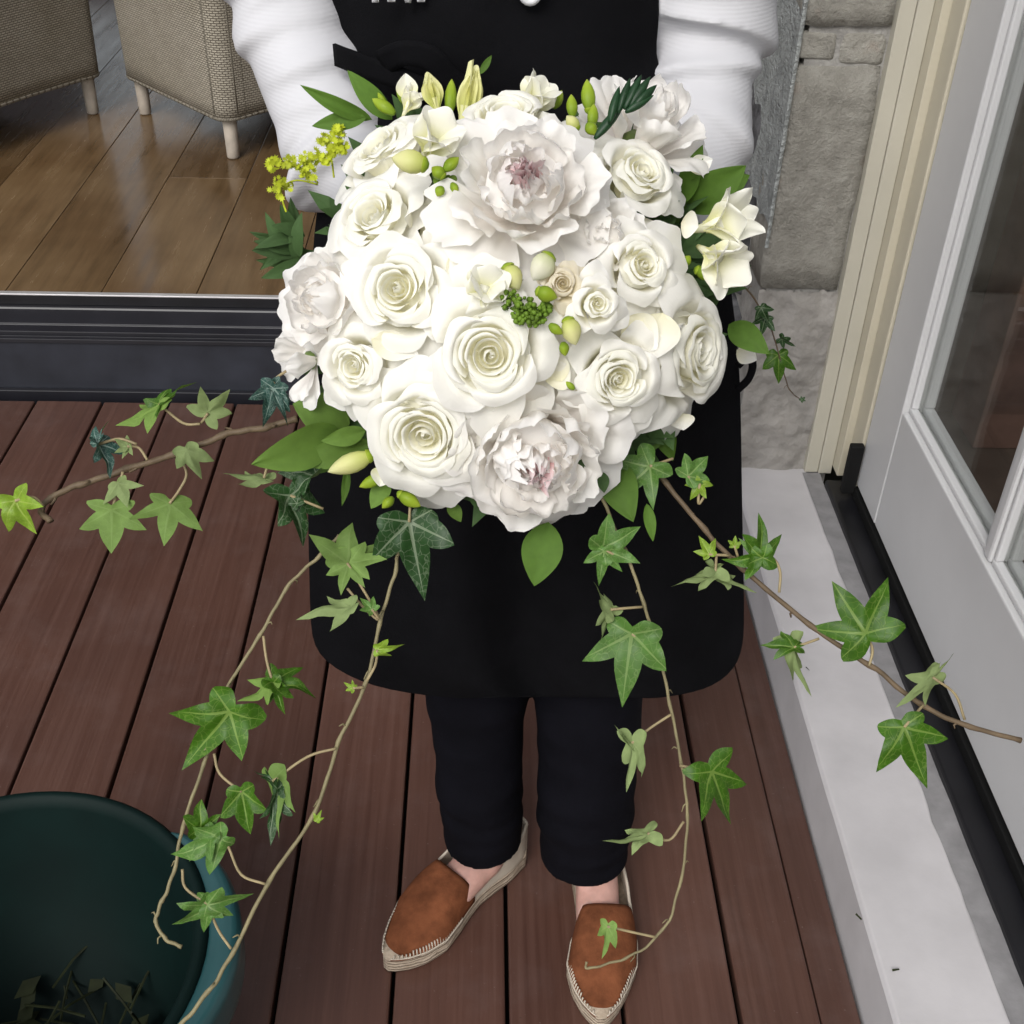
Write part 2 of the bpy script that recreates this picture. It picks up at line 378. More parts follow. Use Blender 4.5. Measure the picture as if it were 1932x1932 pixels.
#SETTING
rnd = random.Random(7)
def rough_box(lo, hi, seed, amp=.006, n=5, rnd_=.012):
    """a stone: box with rounded, uneven faces"""
    b = bmesh.new(); bmesh.ops.create_cube(b, size=1.0)
    bmesh.ops.subdivide_edges(b, edges=b.edges, cuts=n, use_grid_fill=True)
    lo, hi = Vector(lo), Vector(hi); sz = hi - lo
    for v in b.verts:
        p = Vector((lo.x + (v.co.x+.5)*sz.x, lo.y + (v.co.y+.5)*sz.y, lo.z + (v.co.z+.5)*sz.z))
        q = Vector([max(lo[i]+rnd_, min(hi[i]-rnd_, p[i])) for i in range(3)])
        d = p - q
        if d.length > 1e-6: p = q + d.normalized() * min(d.length, rnd_)
        k = Vector((noise.noise(p*11+Vector((seed,0,0))), noise.noise(p*11+Vector((0,seed,5))), noise.noise(p*11+Vector((9,0,seed)))))
        k2 = Vector((noise.noise(p*34+Vector((seed,3,0))), noise.noise(p*34+Vector((3,seed,5))), noise.noise(p*34+Vector((9,1,seed)))))
        v.co = p + k*amp + k2*amp*.45
    mb = MB(); b.verts.index_update(); mb.add([v.co.copy() for v in b.verts], [[v.index for v in f.verts] for f in b.faces]); b.free(); return mb
# ---- deck
mb = MB(); mb.box((-3.2, -1.6, -.12), (.50, 2.385, -.028))
deck = mb.build('deck', MT['under'], kind='structure', smooth_=False)
PW = .1485
mb = MB(); mb.box((-PW/2 + .0027, -1.9, -.026), (PW/2 - .0027, 1.9, 0))
pl0 = mb.build('plank', MT['deck'], deck, smooth_=False, bevel=.003)
gx = .3435
k = 0
while gx - k*PW > -3.1:
    o = pl0 if k == 0 else pl0.copy()
    if k: COL.objects.link(o); o.parent = deck
    o.location = (gx - (k+.5)*PW, .45 + rnd.uniform(-.02, 0)*0, rnd.uniform(-.0012, .0008)); k += 1
mb = MB(); mb.box((.347, -1.45, -.026), (.4465, 2.38, 0)); mb.build('plank', MT['deck'], deck, smooth_=False, bevel=.003)
mb = MB(); mb.box((.4485, -1.45, -.028), (.499, 2.38, -.002)); mb.build('plank', MT['deck'], deck, smooth_=False, bevel=.002)
mb = MB(); mb.box((-60, -60, -.5), (60, 60, -.35)); g = mb.build('ground', m_plain('garden_ground', (.12,.12,.09), .9, .1, 2, .3, 0), kind='structure', smooth_=False)
# ---- threshold step and sliding-door track
th = thing('door_threshold', 'black stepped threshold with a bright metal edge between deck and indoor floor', 'threshold', (-.9, 2.39, 0))
mb = MB(); mb.box((-3.2, 2.388, -.03), (.50, 2.55, .128)); mb.build('riser', MT['riser'], th, smooth_=False, bevel=.002)
mb = MB(); mb.box((-3.2, 2.374, -.026), (.49, 2.387, .012)); mb.build('skirting_strip', MT['alu_black'], th, smooth_=False, bevel=.002)
def profile(pts, x0, x1):
    mb = MB(); n = len(pts)
    mb.add([(x0, y, z_) for y, z_ in pts] + [(x1, y, z_) for y, z_ in pts], [(i, (i+1) % n, n+(i+1) % n, n+i) for i in range(n)] + [tuple(range(n))[::-1], tuple(range(n, 2*n))])
    return mb
profile([(2.382,.129),(2.382,.139),(2.390,.1405),(2.391,.138),(2.396,.138),(2.396,.150),(2.415,.156),(2.416,.160),(2.452,.176),(2.455,.180),(2.56,.180),(2.56,.129)], -3.2, .50).build('sill_section', MT['alu_black'], th, smooth_=False, bevel=.0012)
profile([(2.466,.181),(2.466,.203),(2.474,.203),(2.474,.181)], -3.2, .50).build('track_wall', MT['black'], th, smooth_=False)
profile([(2.464,.2035),(2.464,.2075),(2.478,.2075),(2.478,.2035)], -3.2, .50).build('metal_edge', MT['alu'], th, smooth_=False, bevel=.001)
# ---- indoor oak floor
mb = MB(); mb.box((-3.4, 2.56, .10), (2.2, 5.9, .188)); fl = mb.build('indoor_floor', MT['under'], kind='structure', smooth_=False)
FW = .2125
mesh_fb = {}
def fboard(x, y0, y1):
    L = round(y1 - y0, 2)
    if L not in mesh_fb:
        b = MB(); b.box((-FW/2+.0008, -L/2+.0008, -.016), (FW/2-.0008, L/2-.0008, 0)); o = b.build('floorboard', MT['oak'], fl, smooth_=False, bevel=.0015); mesh_fb[L] = o.data
    else:
        o = bpy.data.objects.new('floorboard', mesh_fb[L]); COL.objects.link(o); o.parent = fl
        bv = o.modifiers.new('bevel', 'BEVEL'); bv.width = .0015; bv.segments = 2; bv.limit_method = 'ANGLE'
    o.location = (x, (y0+y1)/2, .2048 + rnd.uniform(-.0003, .0003))
for i in range(-11, 12):
    x = -.847 + (i + .5) * FW
    cut = 3.19 if i == 0 else rnd.choice([3.9, 4.5, 5.1])
    if -3.3 < x < 2.1:
        fboard(x, 2.48, cut); fboard(x, cut, 5.88)
# ---- house shell round the two rooms
hs = thing('house', 'house walls and ceiling round the dim room with the two wicker chairs', 'house', (0, 4, 0))
def part(name, mat, parent, *boxes, bevel=.003, label=None):
    b = MB()
    for lo, hi in boxes: b.box(lo, hi)
    return b.build(name, mat, parent, smooth_=False, bevel=bevel, label=label)
part('back_wall', MT['wall_in'], hs, ((-3.4, 5.9, .1), (-1.95, 6.05, 2.7)))
part('back_wall', MT['wall_in'], hs, ((-1.05, 5.9, .1), (2.3, 6.05, 2.7)))
part('back_wall', MT['wall_in'], hs, ((-1.95, 5.9, 2.2), (-1.05, 6.05, 2.7)))
part('back_wall', MT['wall_in'], hs, ((-1.95, 5.9, .1), (-1.05, 6.05, .45)))
wf = part('window', MT['door'], hs, ((-1.949, 5.93, .451), (-1.90, 5.99, 2.199)))
part('frame', MT['door'], wf, ((-1.10, 5.93, .451), (-1.051, 5.99, 2.199)))
part('frame', MT['door'], wf, ((-1.899, 5.935, 1.30), (-1.101, 5.985, 1.34)))
part('pane', MT['glass'], wf, ((-1.90, 5.955, .451), (-1.10, 5.962, 2.199)), bevel=0)
part('skirting', MT['wall_in'], hs, ((-3.24, 5.87, .206), (-1.96, 5.899, .33)))
part('side_wall', MT['wall_in'], hs, ((-3.4, 2.4, .1), (-3.25, 5.899, 2.7)))
part('side_wall', MT['wall_in'], hs, ((2.15, 2.4, .1), (2.3, 5.899, 2.7)))
part('front_wall', MT['wall_in'], hs, ((-3.4, 2.40, 2.35), (.50, 2.58, 2.7)))
part('front_wall', MT['wall_in'], hs, ((1.0, 2.40, .1), (2.149, 2.58, 2.7)))
part('ceiling', MT['wall_in'], hs, ((-3.4, 2.4, 2.701), (2.3, 6.05, 2.8)))
# room behind the glazed door on the right
part('inner_floor', MT['brown_in'], hs, ((.80, -1.4, .02), (3.4, 2.38, .09)))
part('inner_wall', MT['brown_in'], hs, ((3.3, 2.1, .091), (3.4, 2.38, 2.7)), ((3.3, -1.4, .091), (3.4, -1.0, 2.7)), ((3.3, -1.0, .091), (3.4, 2.1, .3)), ((3.3, -1.0, 2.5), (3.4, 2.1, 2.7)))  # opening in the unseen far wall is added to let daylight brighten the room
part('inner_wall', MT['brown_in'], hs, ((.80, 2.2, .091), (3.299, 2.38, 2.7)))
part('inner_ceiling', MT['brown_in'], hs, ((.70, -1.4, 2.701), (1.5, 2.38, 2.8)))  # unseen ceiling cut short so the open sky brightens this room
part('inner_pillar', MT['brick_in'], hs, ((1.02, 2.06, .091), (1.13, 2.199, 2.7)))
part('inner_wall', MT['brown_in'], hs, ((.80, -1.4, .091), (3.299, -1.3, 2.7)))
# ---- painted kerb along the right
mb = MB()
kp = [(.5025,-.04),(.508,.084),(.513,.090),(.655,.092),(.655,-.04)]
def kf(u, v):
    return None
n_ = 60
vs = []; fs = []
for i in range(n_ + 1):
    y = -1.4 + (2.0 + 1.4) * i / n_
    for x, z_ in kp: vs.append((x + (.0012*nz(y*9, x*20) if x < .6 else 0), y, z_ + .0012*nz(y*7, x*30, 3)))
for i in range(n_):
    for k in range(4): fs.append((i*5+k, i*5+k+1, i*5+5+k+1, i*5+5+k))
mb.add(vs, fs); mb.build('kerb', MT['kerb'], kind='structure', smooth_=False, bevel=.002)
mb = MB()
mb.grid(lambda u, v: Vector((.645 + .035*u + (.004*nz(v*60, 1) if u < .5 else 0), -1.4 + 3.36*v, .0935 + .003*nz(v*50, u*6))), 3, 120)
mb.build('mortar_joint', m_plain('joint_grey', (.25,.245,.25), .85, .2, 30, .15, .3, .002), kind='structure')
# ---- stone pier
sw = thing('stone_wall', 'rough grey rubble stone pier with a blue grey rendered corner beside the door frame', 'stone wall', (.57, 2.1, .09))
part('mortar_core', MT['mortar'], sw, ((.520, 1.984, .0), (.70, 2.56, 2.7)), bevel=0)
zs = [.092, .20, .33, .475, .492, .88, .925, .935, 1.16, 1.36, 1.62, 1.9, 2.2, 2.5]
courses = [((.505,.650), .478, .872), ((.505,.566), .878, .922), ((.572,.650), .874, .928), ((.505,.650), .932, 1.19), ((.505,.59), 1.196, 1.43), ((.596,.650), 1.196, 1.44), ((.505,.650), 1.446, 1.76), ((.505,.650), 1.766, 2.1), ((.505,.650), 2.106, 2.55)]
for i, ((x0, x1), z0, z1) in enumerate(courses):
    rough_box((x0, 1.978 + (i % 3)*.003, z0), (x1, 2.10, z1), i*3.7, .0045, 7, .006).build('stone', MT['stone'], sw)
mb = MB()
mb.grid(lambda u, v: Vector((.506 + .146*u, 1.975 + .009*nz(u*2.2, v*5.5) + .004*nz(u*7, v*17, 2) + .0012*nz(u*24, v*60, 2), .088 + .388*v + (.006*nz(u*12, 5) if v > .98 else 0))), 40, 90)
mb.build('rendered_base', m_plain('base_render', (.31,.295,.275), .9, .1, 14, .20, .8, .006), sw)
mb = MB()   # blue-grey render smeared on the reveal and round the corner
def bl(u, v):
    zz = .60 + .03*nz(u*6, 3) + .012*nz(u*25, 1) + 1.86*v; w = .235 + .03*nz(zz*5, 2) + .02*nz(zz*17, 4)
    y = 1.974 + w*u*1.5; x = .5035 + .0015*nz(y*20, zz*12) + .0018*nz(y*60, zz*50, 1)
    return Vector((x, y, zz))
mb.grid(bl, 14, 90)
def bl2(u, v):
    zz = .56 + 1.9*v; w = .007 + .002*nz(zz*30, 3)
    return Vector((.502 + w*u, 1.974 - .0015*math.sin(u*3.14) + .002*u, zz))
mb.grid(bl2, 4, 90)
mb.build('render_coat', MT['render_blue'], sw)
for i in range(9):
    z0 = .1 + i*.27
    rough_box((.504, 2.13 + .03*(i % 2), z0), (.60, 2.375, z0 + .25), 40+i, .010, 5, .014).build('stone', MT['dark_stone'], sw)
# ---- cream door frame
df = thing('door_frame', 'cream painted moulded timber door frame between stone wall and glazed door', 'door frame', (.7, 1.95, .09))
part('architrave', MT['cream_grey'], df, ((.650, 1.962, .093), (.676, 1.998, 2.25)), bevel=.0015)
part('architrave', MT['cream_grey'], df, ((.6765, 1.958, .093), (.702, 1.998, 2.25)), bevel=.0015)
part('jamb', MT['cream'], df, ((.7025, 1.925, .110), (.80, 1.998, 2.25)), bevel=.0015)
part('jamb', MT['cream'], df, ((.716, 1.868, .110), (.80, 1.9245, 2.25)), bevel=.003)
part('draught_strip', MT['rubber'], df, ((.692, 1.852, .118), (.718, 1.8675, .225)), bevel=.003)
part('head_frame', MT['cream'], df, ((.716, .40, 2.16), (.80, 1.8675, 2.25)))
part('jamb', MT['cream'], df, ((.716, .40, .110), (.80, .55, 2.159)))
sl = thing('door_sill', 'black weathered sill board running under the glazed door', 'sill', (.70, .9, .09))
part('sill_board', MT['black'], sl, ((.679, -1.4, .06), (.726, 1.918, .1065)), bevel=.004)
part('weather_bar', MT['rubber'], sl, ((.7165, .56, .107), (.735, 1.866, .128)), bevel=.002)
# ---- glazed door
gd = thing('glazed_door', 'grey white timber door with clear panes and a slim glazing bar', 'door', (.74, 1.2, .13))
XF = .7205
part('stile', MT['door'], gd, ((XF, 1.735, .135), (XF+.05, 1.864, 2.15)))
part('stile', MT['door'], gd, ((XF, .56, .135), (XF+.05, .68, 2.15)))
part('bottom_rail', MT['door'], gd, ((XF+.0008, .6805, .135), (XF+.05, 1.7345, .372)))
part('top_rail', MT['door'], gd, ((XF+.0008, .6805, 2.03), (XF+.05, 1.7345, 2.15)))
for y in (1.334, .945):
    part('glazing_bar', MT['door'], gd, ((XF+.006, y-.0115, .3725), (XF+.044, y+.0115, 2.0295)), bevel=.005)
ys = [(1.7345, 1.346), (1.322, .957), (.933, .6805)]
for a, b in ys:
    bd = MB()
    x0, x1 = XF+.010, XF+.024
    bd.box((x0, b, .3725), (x1, a, .383)); bd.box((x0+.0005, a-.010, .3832), (x1, a, 2.02)); bd.box((x0+.0005, b, .3832), (x1, b+.010, 2.02)); bd.box((x0, b, 2.0202), (x1, a, 2.0293))
    bd.build('glazing_bead', MT['door'], gd, smooth_=False, bevel=.003)
    part('pane', MT['glass'], gd, ((XF+.026, b, .373), (XF+.031, a, 2.029)), bevel=0)
    ib = MB(); x0, x1 = XF+.032, XF+.05
    ib.box((x0, b, .3725), (x1, a, .386)); ib.box((x0, a-.012, .3862), (x1, a, 2.02)); ib.box((x0, b, .3862), (x1, b+.012, 2.02))
    ib.build('glazing_bead', MT['door'], gd, smooth_=False, bevel=.003)
# ---- wicker chairs
def wicker_chair(label, corner, d1, size=.56):
    """corner = foot of the near leg, d1 = unit direction along one side"""
    d1 = Vector((d1[0], d1[1], 0)).normalized(); d2 = Vector((-d1.y, d1.x, 0))
    c = Vector(corner); t = thing('wicker_chair', label, 'chair', c + (d1 + d2) * size/2, 'wicker chairs in the room')
    q = size/2; ctr = c + (d1+d2)*q
    per = []      # rounded-square outline, arc-length parametrised
    rr = .045; N = 8
    for k, (sx, sy) in enumerate(((-1,-1),(1,-1),(1,1),(-1,1))):
        for i in range(N+1):
            a = math.pi + k*math.pi/2 + (math.pi/2)*i/N
            per.append((sx*(q-rr) + rr*math.cos(a), sy*(q-rr) + rr*math.sin(a)))
    per2 = []
    for i in range(len(per)):
        a, b = Vector(per[i]), Vector(per[(i+1) % len(per)])
        n = max(1, int((b-a).length/.04))
        for j in range(n): per2.append(a.lerp(b, j/n))
    per2.append(per2[0]); ln_ = [0]
    for i in range(1, len(per2)): ln_.append(ln_[-1] + (per2[i]-per2[i-1]).length)
    mb = MB(); rows = 12; vs = []; uv = []
    for j in range(rows+1):
        v = j/rows
        for i, p in enumerate(per2):
            top = .80 if p.y > .1 else (.66 if p.y > -q+.12 else .64)
            top = .64 + .18*smooth((p.y+.02)/.2)
            h = .112 + (top-.112)*v + .010*(1-v)*math.cos(p.x/q*1.57)*1.0
            fl_ = 1 + .03*v
            vs.append(ctr + (d1*p.x + d2*p.y)*fl_ + Vector((0, 0, h))); uv.append((ln_[i], h))
    n = len(per2)
    mb.add(vs, [(j*n+i, j*n+i+1, (j+1)*n+i+1, (j+1)*n+i) for j in range(rows) for i in range(n-1)], uv)
    mb.build('woven_shell', MT['wicker'], t, solid=.012)
    mb = MB(); mb.tube([ctr + (d1*p.x + d2*p.y)*1.005 + Vector((0,0,.117 + .010*math.cos(p.x/q*1.57))) for p in per2], .0065, 6, False)
    mb.build('braided_edge', MT['wicker'], t)
    for px_ in (-1, 1):
        mb = MB(); cc = ctr + d1*(q-.0)*px_*1.0 - d2*(q-.02)*1.0
    for sx, sy in ((-1,-1),(1,-1),(1,1),(-1,1)):
        b = ctr + d1*sx*(q-.035) + d2*sy*(q-.035)
        mb = MB(); mb.loft([(b, .015, .015), (b+Vector((0,0,.004)), .018, .018), (b+Vector((0,0,.03)), .0185, .0185), (b+Vector((0,0,.30)), .024, .024)], 14)
        mb.build('leg', MT['leg'], t)
    mb = MB(); mb.loft([(ctr+Vector((0,0,.36)), q*1.2, q*1.2, d1+d2*0, d2), (ctr+Vector((0,0,.42)), q*1.2, q*1.2, d1, d2)], 4)
    mb = MB()
    mb.box((-q*.94, -q*.94, .37), (q*.94, q*.94, .43), Matrix.Translation(ctr) @ Matrix(((d1.x, d2.x, 0, 0), (d1.y, d2.y, 0, 0), (0, 0, 1, 0), (0,0,0,1))))
    mb.build('seat', MT['wicker'], t, smooth_=False, bevel=.02)
    # raised seams beside the corner
    for s1, off in (((d1), .03), ((d1), .055), (d2, .03)):
        base = ctr - d1*q*1.005 - d2*q*1.005
        o2 = d2 if s1 == d1 else d1
        mb = MB(); mb.tube([base + s1*(off+.012) - (0*o2) + o2*(-.001) + Vector((0,0,h)) - (d1+d2)*.008*((h-.11)/.5) for h in (.13, .3, .5, .63)], .004, 6)
        mb.build('seam', MT['wicker'], t)
    return t
FZ = .2055
wicker_chair('pale woven wicker chair nearest the person with one slim leg in front', (-.70, 3.30, FZ), (.74, .67))
wicker_chair('pale woven wicker chair at the far left cut by the photo edge', (-1.48, 3.11, FZ), (.49, .87), .70)
#PERSON
# ------------------------------------------------------------------ the person
per = thing('person', 'person in black apron, white long sleeved top and dark trousers holding up the bouquet', 'person', (.07, 1.08, 0))
def yawed(c, d, n):   # helper axes for a section perpendicular to d
    d = Vector(d).normalized(); ax = d.cross(Vector(n)).normalized(); return ax, ax.cross(d).normalized()
def limb(mb, pts, radii, n=20, rfn=None, up=(0, 1, .3)):
    P = [Vector(p) for p in pts]; secs = []
    for i, p in enumerate(P):
        d = P[min(i+1, len(P)-1)] - P[max(i-1, 0)]
        ax, ay = yawed(p, d, up); r = radii[i]; rx, ry = r if hasattr(r, '__len__') else (r, r)
        secs.append((p, rx, ry, ax, ay))
    mb.loft(secs, n, True, rfn)
def dense(pts, rad, n):
    """resample a limb so that folds can be shaped in it"""
    P = curve(pts, n); R = []
    for i in range(len(P)):
        t = i / n; k = min(int(t), len(rad)-2); R.append(lerp(rad[k], rad[k+1], smooth(t-k)))
    return P, R
cx = .045
SH_L, SH_R = Vector((-.165, 1.19, 1.40)), Vector((.225, 1.19, 1.40))
EL_L, EL_R = Vector((-.168, 1.125, 1.105)), Vector((.206, 1.125, 1.10))
HD_L, HD_R = Vector((-.045, .955, .955)), Vector((.085, .955, .955))
HDIR = Vector((0, -.55, .42)).normalized()          # the stems point up towards the lens
# body: head, neck, arms, hands, legs and feet in one skin
mb = MB()
mb.loft([((cx, 1.20, 1.60+dz), rx, ry) for dz, rx, ry in ((-.10,.03,.03),(-.085,.05,.058),(-.05,.062,.078),(0,.071,.092),(.05,.074,.096),(.09,.064,.082),(.115,.03,.04))], 20)
mb.ball((cx, 1.10, 1.585), (.012, .022, .022)); mb.ball((cx-.026, 1.118, 1.605), .013); mb.ball((cx+.026, 1.118, 1.605), .013); mb.ball((cx, 1.112, 1.548), (.022, .012, .009))
mb.ball((cx-.074, 1.20, 1.59), (.010, .02, .032)); mb.ball((cx+.074, 1.20, 1.59), (.010, .02, .032))
mb.loft([((cx, 1.21, 1.36), .075, .06), ((cx, 1.21, 1.44), .055, .055), ((cx, 1.205, 1.56), .052, .052)], 18)
mb.loft([((cx, 1.17, 1.42), .10, .06), ((cx, 1.17, 1.36), .15, .085), ((cx, 1.165, 1.15), .125, .085), ((cx+.01, 1.13, .95), .145, .09), ((cx+.015, 1.12, .80), .13, .09)], 24)
for S, E_, H_ in ((SH_L, EL_L, HD_L), (SH_R, EL_R, HD_R)):
    P, R = dense([S, E_, H_], [.040, .028, .024], 8); limb(mb, P, R, 14)
LEGS = ((Vector((.0, 1.10, .80)), Vector((.002, 1.085, .42)), Vector((.016, 1.075, .07))), (Vector((.125, 1.10, .80)), Vector((.140, 1.075, .42)), Vector((.150, 1.035, .07))))
for h, k_, a in LEGS:
    P, R = dense([h, k_, a], [.068, .046, .034], 8); limb(mb, P, R, 16)
SHOES = ((Vector((.062, 1.112, 0)), Vector((-.112, .921, 0))), (Vector((.172, 1.098, 0)), Vector((.163, .836, 0))))
for i, (heel, tip) in enumerate(SHOES):
    d = (tip - heel).normalized(); s_ = d.cross(Vector((0,0,1))); z_ = Vector((0,0,1))
    a = LEGS[i][2]
    limb(mb, [heel + d*.02 + z_*.042, heel + d*.07 + z_*.056, heel + d*.12 + z_*.047, heel + d*.16 + z_*.038, heel+d*.19+z_*.034],
         [(.022,.016), (.029,.030), (.030,.022), (.030,.012), (.02, .007)], 16, None, (0, 0, 1))
    mb.loft([(a, .034, .036), (heel + d*.062 + z_*.075, .030, .034), (heel + d*.066 + z_*.05, .026, .036)], 16)
def hand(mb, w, side):
    """a closed hand round the stems: palm, four curled fingers, thumb"""
    ax = HDIR; out = Vector((side, 0, 0)); bk = ax.cross(out).normalized()
    c = Vector((.022, .955, .955)); ctr = c + ax * (.02 if side < 0 else -.055)
    R0 = .030
    mb.ball(ctr + out*.036, (.016, .030, .040), Matrix((out, ax.cross(out), ax)).transposed())
    limb(mb, [w, ctr + out*.048 - bk*side*.0], [.025, .022], 12)
    for k in range(4):
        o_ = ax * (.034 - .0215*k); L = (2.5, 2.75, 2.6, 2.1)[k]
        pts = []
        for i in range(7):
            t = -.25 + L*i/6
            rr = R0 + .006 + .003*math.sin(i*1.05)
            pts.append(ctr + o_ + out*rr*math.cos(t) - bk*side*rr*math.sin(t) * (-1))
        mb.tube(pts, [.0098,.0098,.0092,.0095,.0085,.0085,.0068], 10)
    pts = [ctr + out*(R0+.012)*math.cos(t) - bk*side*(R0+.010)*math.sin(t) + ax*(.030+.012*i) for i, t in enumerate((-.3, -.9, -1.5, -2.0))]
    mb.tube(pts, [.013, .0115, .0105, .0075], 10)
hand(mb, HD_L, -1); hand(mb, HD_R, 1)
body = remesh(mb.build('body', MT['skin'], per), .0045, 3)
mb = MB(); mb.loft([((cx, 1.225, 1.625+dz), rx, ry) for dz, rx, ry in ((-.20,.03,.02),(-.16,.075,.05),(-.08,.085,.075),(0,.085,.088),(.06,.082,.095),(.10,.068,.085),(.125,.03,.04))], 20, True, lambda t, a: 1 + .03*math.sin(a*9))
remesh(mb.build('hair', MT['hair'], per), .007, 2)
# white top: trunk and two sleeves fused, the folds shaped in the sleeves
mb = MB()
mb.loft([((cx, 1.18, 1.445), .075, .06), ((cx, 1.175, 1.42), .13, .085), ((cx, 1.17, 1.36), .175, .105), ((cx, 1.165, 1.25), .150, .096), ((cx, 1.165, 1.12), .132, .092), ((cx+.01, 1.155, .98), .150, .098), ((cx+.015, 1.145, .86), .165, .10), ((cx+.015, 1.14, .80), .165, .10)], 40)
def folds(seed, n, amp, lo=.1, hi=.98):
    r = random.Random(seed); F_ = []
    for k in range(n):
        F_.append((lo + (hi-lo)*(k+.5)/n + r.uniform(-.3, .3)/n, amp*r.uniform(.45, 1.1), r.uniform(.30, .5)/n, r.uniform(-.035, .035), r.uniform(0, 6.28), r.uniform(.3, 1)))
    def f(t, a):
        m_ = 1
        for tc, am, w, tl, ph, lc in F_:
            x = (t - tc - tl*math.cos(a-ph)) / w
            m_ += am*(math.exp(-(x/1.5)**2) if x < 0 else math.exp(-(x/.35)**2)) * (1 - lc*.5*(1 + math.cos(a-ph+2))) * (1 + .3*math.sin(3*a + ph))
        return m_
    return f
PL = [SH_L, Vector((-.174, 1.15, 1.26)), EL_L + Vector((-.006, .012, .045)), Vector((-.127, 1.062, 1.052)), Vector((-.072, 1.0, 1.0)), HD_L + Vector((-.012, .01, .006))]
PR = [SH_R, Vector((.212, 1.15, 1.27)), EL_R + Vector((-.002, .012, .03)), Vector((.188, 1.065, 1.045)), Vector((.140, 1.0, .99)), HD_R + Vector((.014, .01, .006))]
P, R = dense(PL, [.058, .050, .047, .043, .038, .034], 26); limb(mb, P, R, 48, folds(3, 19, .27))
P, R = dense(PR, [.058, .048, .047, .047, .042, .036], 26); limb(mb, P, R, 48, (lambda F_: lambda t, a: F_(t, a) * (1 + .20*(1 - smooth((t - .395 - .02*math.cos(a))/.012))*smooth((t-.22)/.1)))(folds(8, 16, .25)))
remesh(mb.build('top', MT['knit'], per), .0036, 1, .5)
# trousers
mb = MB()
mb.loft([((cx+.015, 1.13, .99), .155, .10), ((cx+.015, 1.13, .88), .172, .115), ((cx+.018, 1.12, .78), .165, .112), ((cx+.02, 1.11, .70), .125, .09)], 32)
TR = (((( .0, 1.10, .78), (.001, 1.085, .45), (.008, 1.073, .20), (.015, 1.066, .082)), [.080, .064, .054, .052], 5), (((.130, 1.10, .78), (.140, 1.07, .45), (.147, 1.048, .20), (.150, 1.035, .090)), [.082, .066, .061, .057], 11))
for pts, rad, sd in TR:
    P, R = dense(pts, rad, 12); limb(mb, P, R, 32, folds(sd, 10, .085, .22))
remesh(mb.build('trousers', MT['trouser'], per), .0045, 2)
# apron: bib and skirt, one hanging sheet
rows = [(-420, 640, 1235, 1.07), (-200, 628, 1240, 1.055), (0, 620, 1245, 1.035), (50, 632, 1243, 1.03), (100, 645, 1236, 1.025), (140, 640, 1250, 1.022), (200, 628, 1290, 1.02), (300, 610, 1330, 1.015), (420, 592, 1362, 1.010), (640, 578, 1396, 1.005), (800, 578, 1399, .992), (960, 580, 1401, .978), (1090, 583, 1404, .966), (1180, 585, 1405, .958), (1215, 592, 1402, .956), (1245, 612, 1394, .954), (1272, 655, 1374, .953), (1292, 705, 1345, .952), (1305, 765, 1310, .951), (1314, 830, 1262, .951), (1318, 890, 1220, .951)]
ap = []
NC = 48
for j, (py, xl, xr, y0) in enumerate(rows):
    for i in range(NC + 1):
        u = i / NC * 2 - 1; x = lerp(xl, xr, i / NC)
        full = 410 if py > 600 else (xr - xl) / 2
        uu = (x - (xl + xr) / 2) / max(full, 1)
        y = y0 + (.075 if py < 160 else .05) * uu**2
        f = smooth((py - 300) / 900)
        y += f * (.015*math.sin(uu*7 + 1) + .009*math.sin(uu*13 + 2.2)) + (1-f) * .006*math.sin(uu*5 + py*.006)
        ap.append(YP(x, py - 3*math.cos(uu*3), y))
mb = MB(); n = NC + 1
mb.add(ap, [(j*n+i, j*n+i+1, (j+1)*n+i+1, (j+1)*n+i) for j in range(len(rows)-1) for i in range(NC)])
apr = mb.build('apron', MT['apron'], per, solid=.0025)
ss = apr.modifiers.new('soft', 'SUBSURF'); ss.levels = ss.render_levels = 1
def strap(name, pts, w, mat, tilt=(0, -1, 0)):
    P = curve(pts, 6); mb = MB()
    def f(u, v):
        k = v*(len(P)-1); i = min(int(k), len(P)-2); p = P[i].lerp(P[i+1], k-i); d = (P[i+1]-P[i]).normalized()
        s_ = d.cross(Vector(tilt)).normalized(); return p + s_*(u-.5)*w
    mb.grid(f, 4, len(P)-1); return mb.build(name, mat, per, solid=.003)
strap('apron_tie', [YP(632, 103, 1.05), YP(680, 122, 1.022), YP(760, 150, 1.010), YP(850, 190, 1.006)], .018, MT['apron'])
strap('apron_tie', [YP(720, 118, 1.014), YP(765, 100, 1.002), YP(815, 112, 1.000), YP(850, 150, 1.004), YP(905, 195, 1.006)], .020, MT['apron'])
mb = MB(); mb.tube(curve([YP(1392, 690, 1.03), YP(1412, 672, 1.03), YP(1420, 690, 1.03), YP(1412, 715, 1.03), YP(1392, 735, 1.03)], 6), .004, 8); mb.build('apron_tie', MT['apron'], per)
# embroidered lettering on the bib: mostly above the photo's edge, the feet of the letters show
yl = 1.033
def letter(*st, ring=None):
    mb = MB()
    for a, b, w in st:
        A, B = YP(*a, yl), YP(*b, yl); mb.tube([A, A.lerp(B, .5), B], w, 6)
    if ring: mb.tube([YP(ring[0] + ring[2]*math.cos(a), ring[1] + ring[3]*math.sin(a), yl) for a in [k*math.pi/12 for k in range(25)]], .0034, 6)
    mb.build('letter', MT['thread'], per)
letter(((708, 2), (722, -46), .0028), ((738, 0), (722, -46), .0028), ((702, 1), (715, 1), .0016), ((731, 0), (746, 0), .0016))
letter(((770, 3), (756, -46), .0028), ((770, 3), (785, -46), .0028))
letter(((794, 0), (794, -46), .0028), ((787, 0), (802, 0), .0016))
letter(ring=(1000, -38, 22, 42))
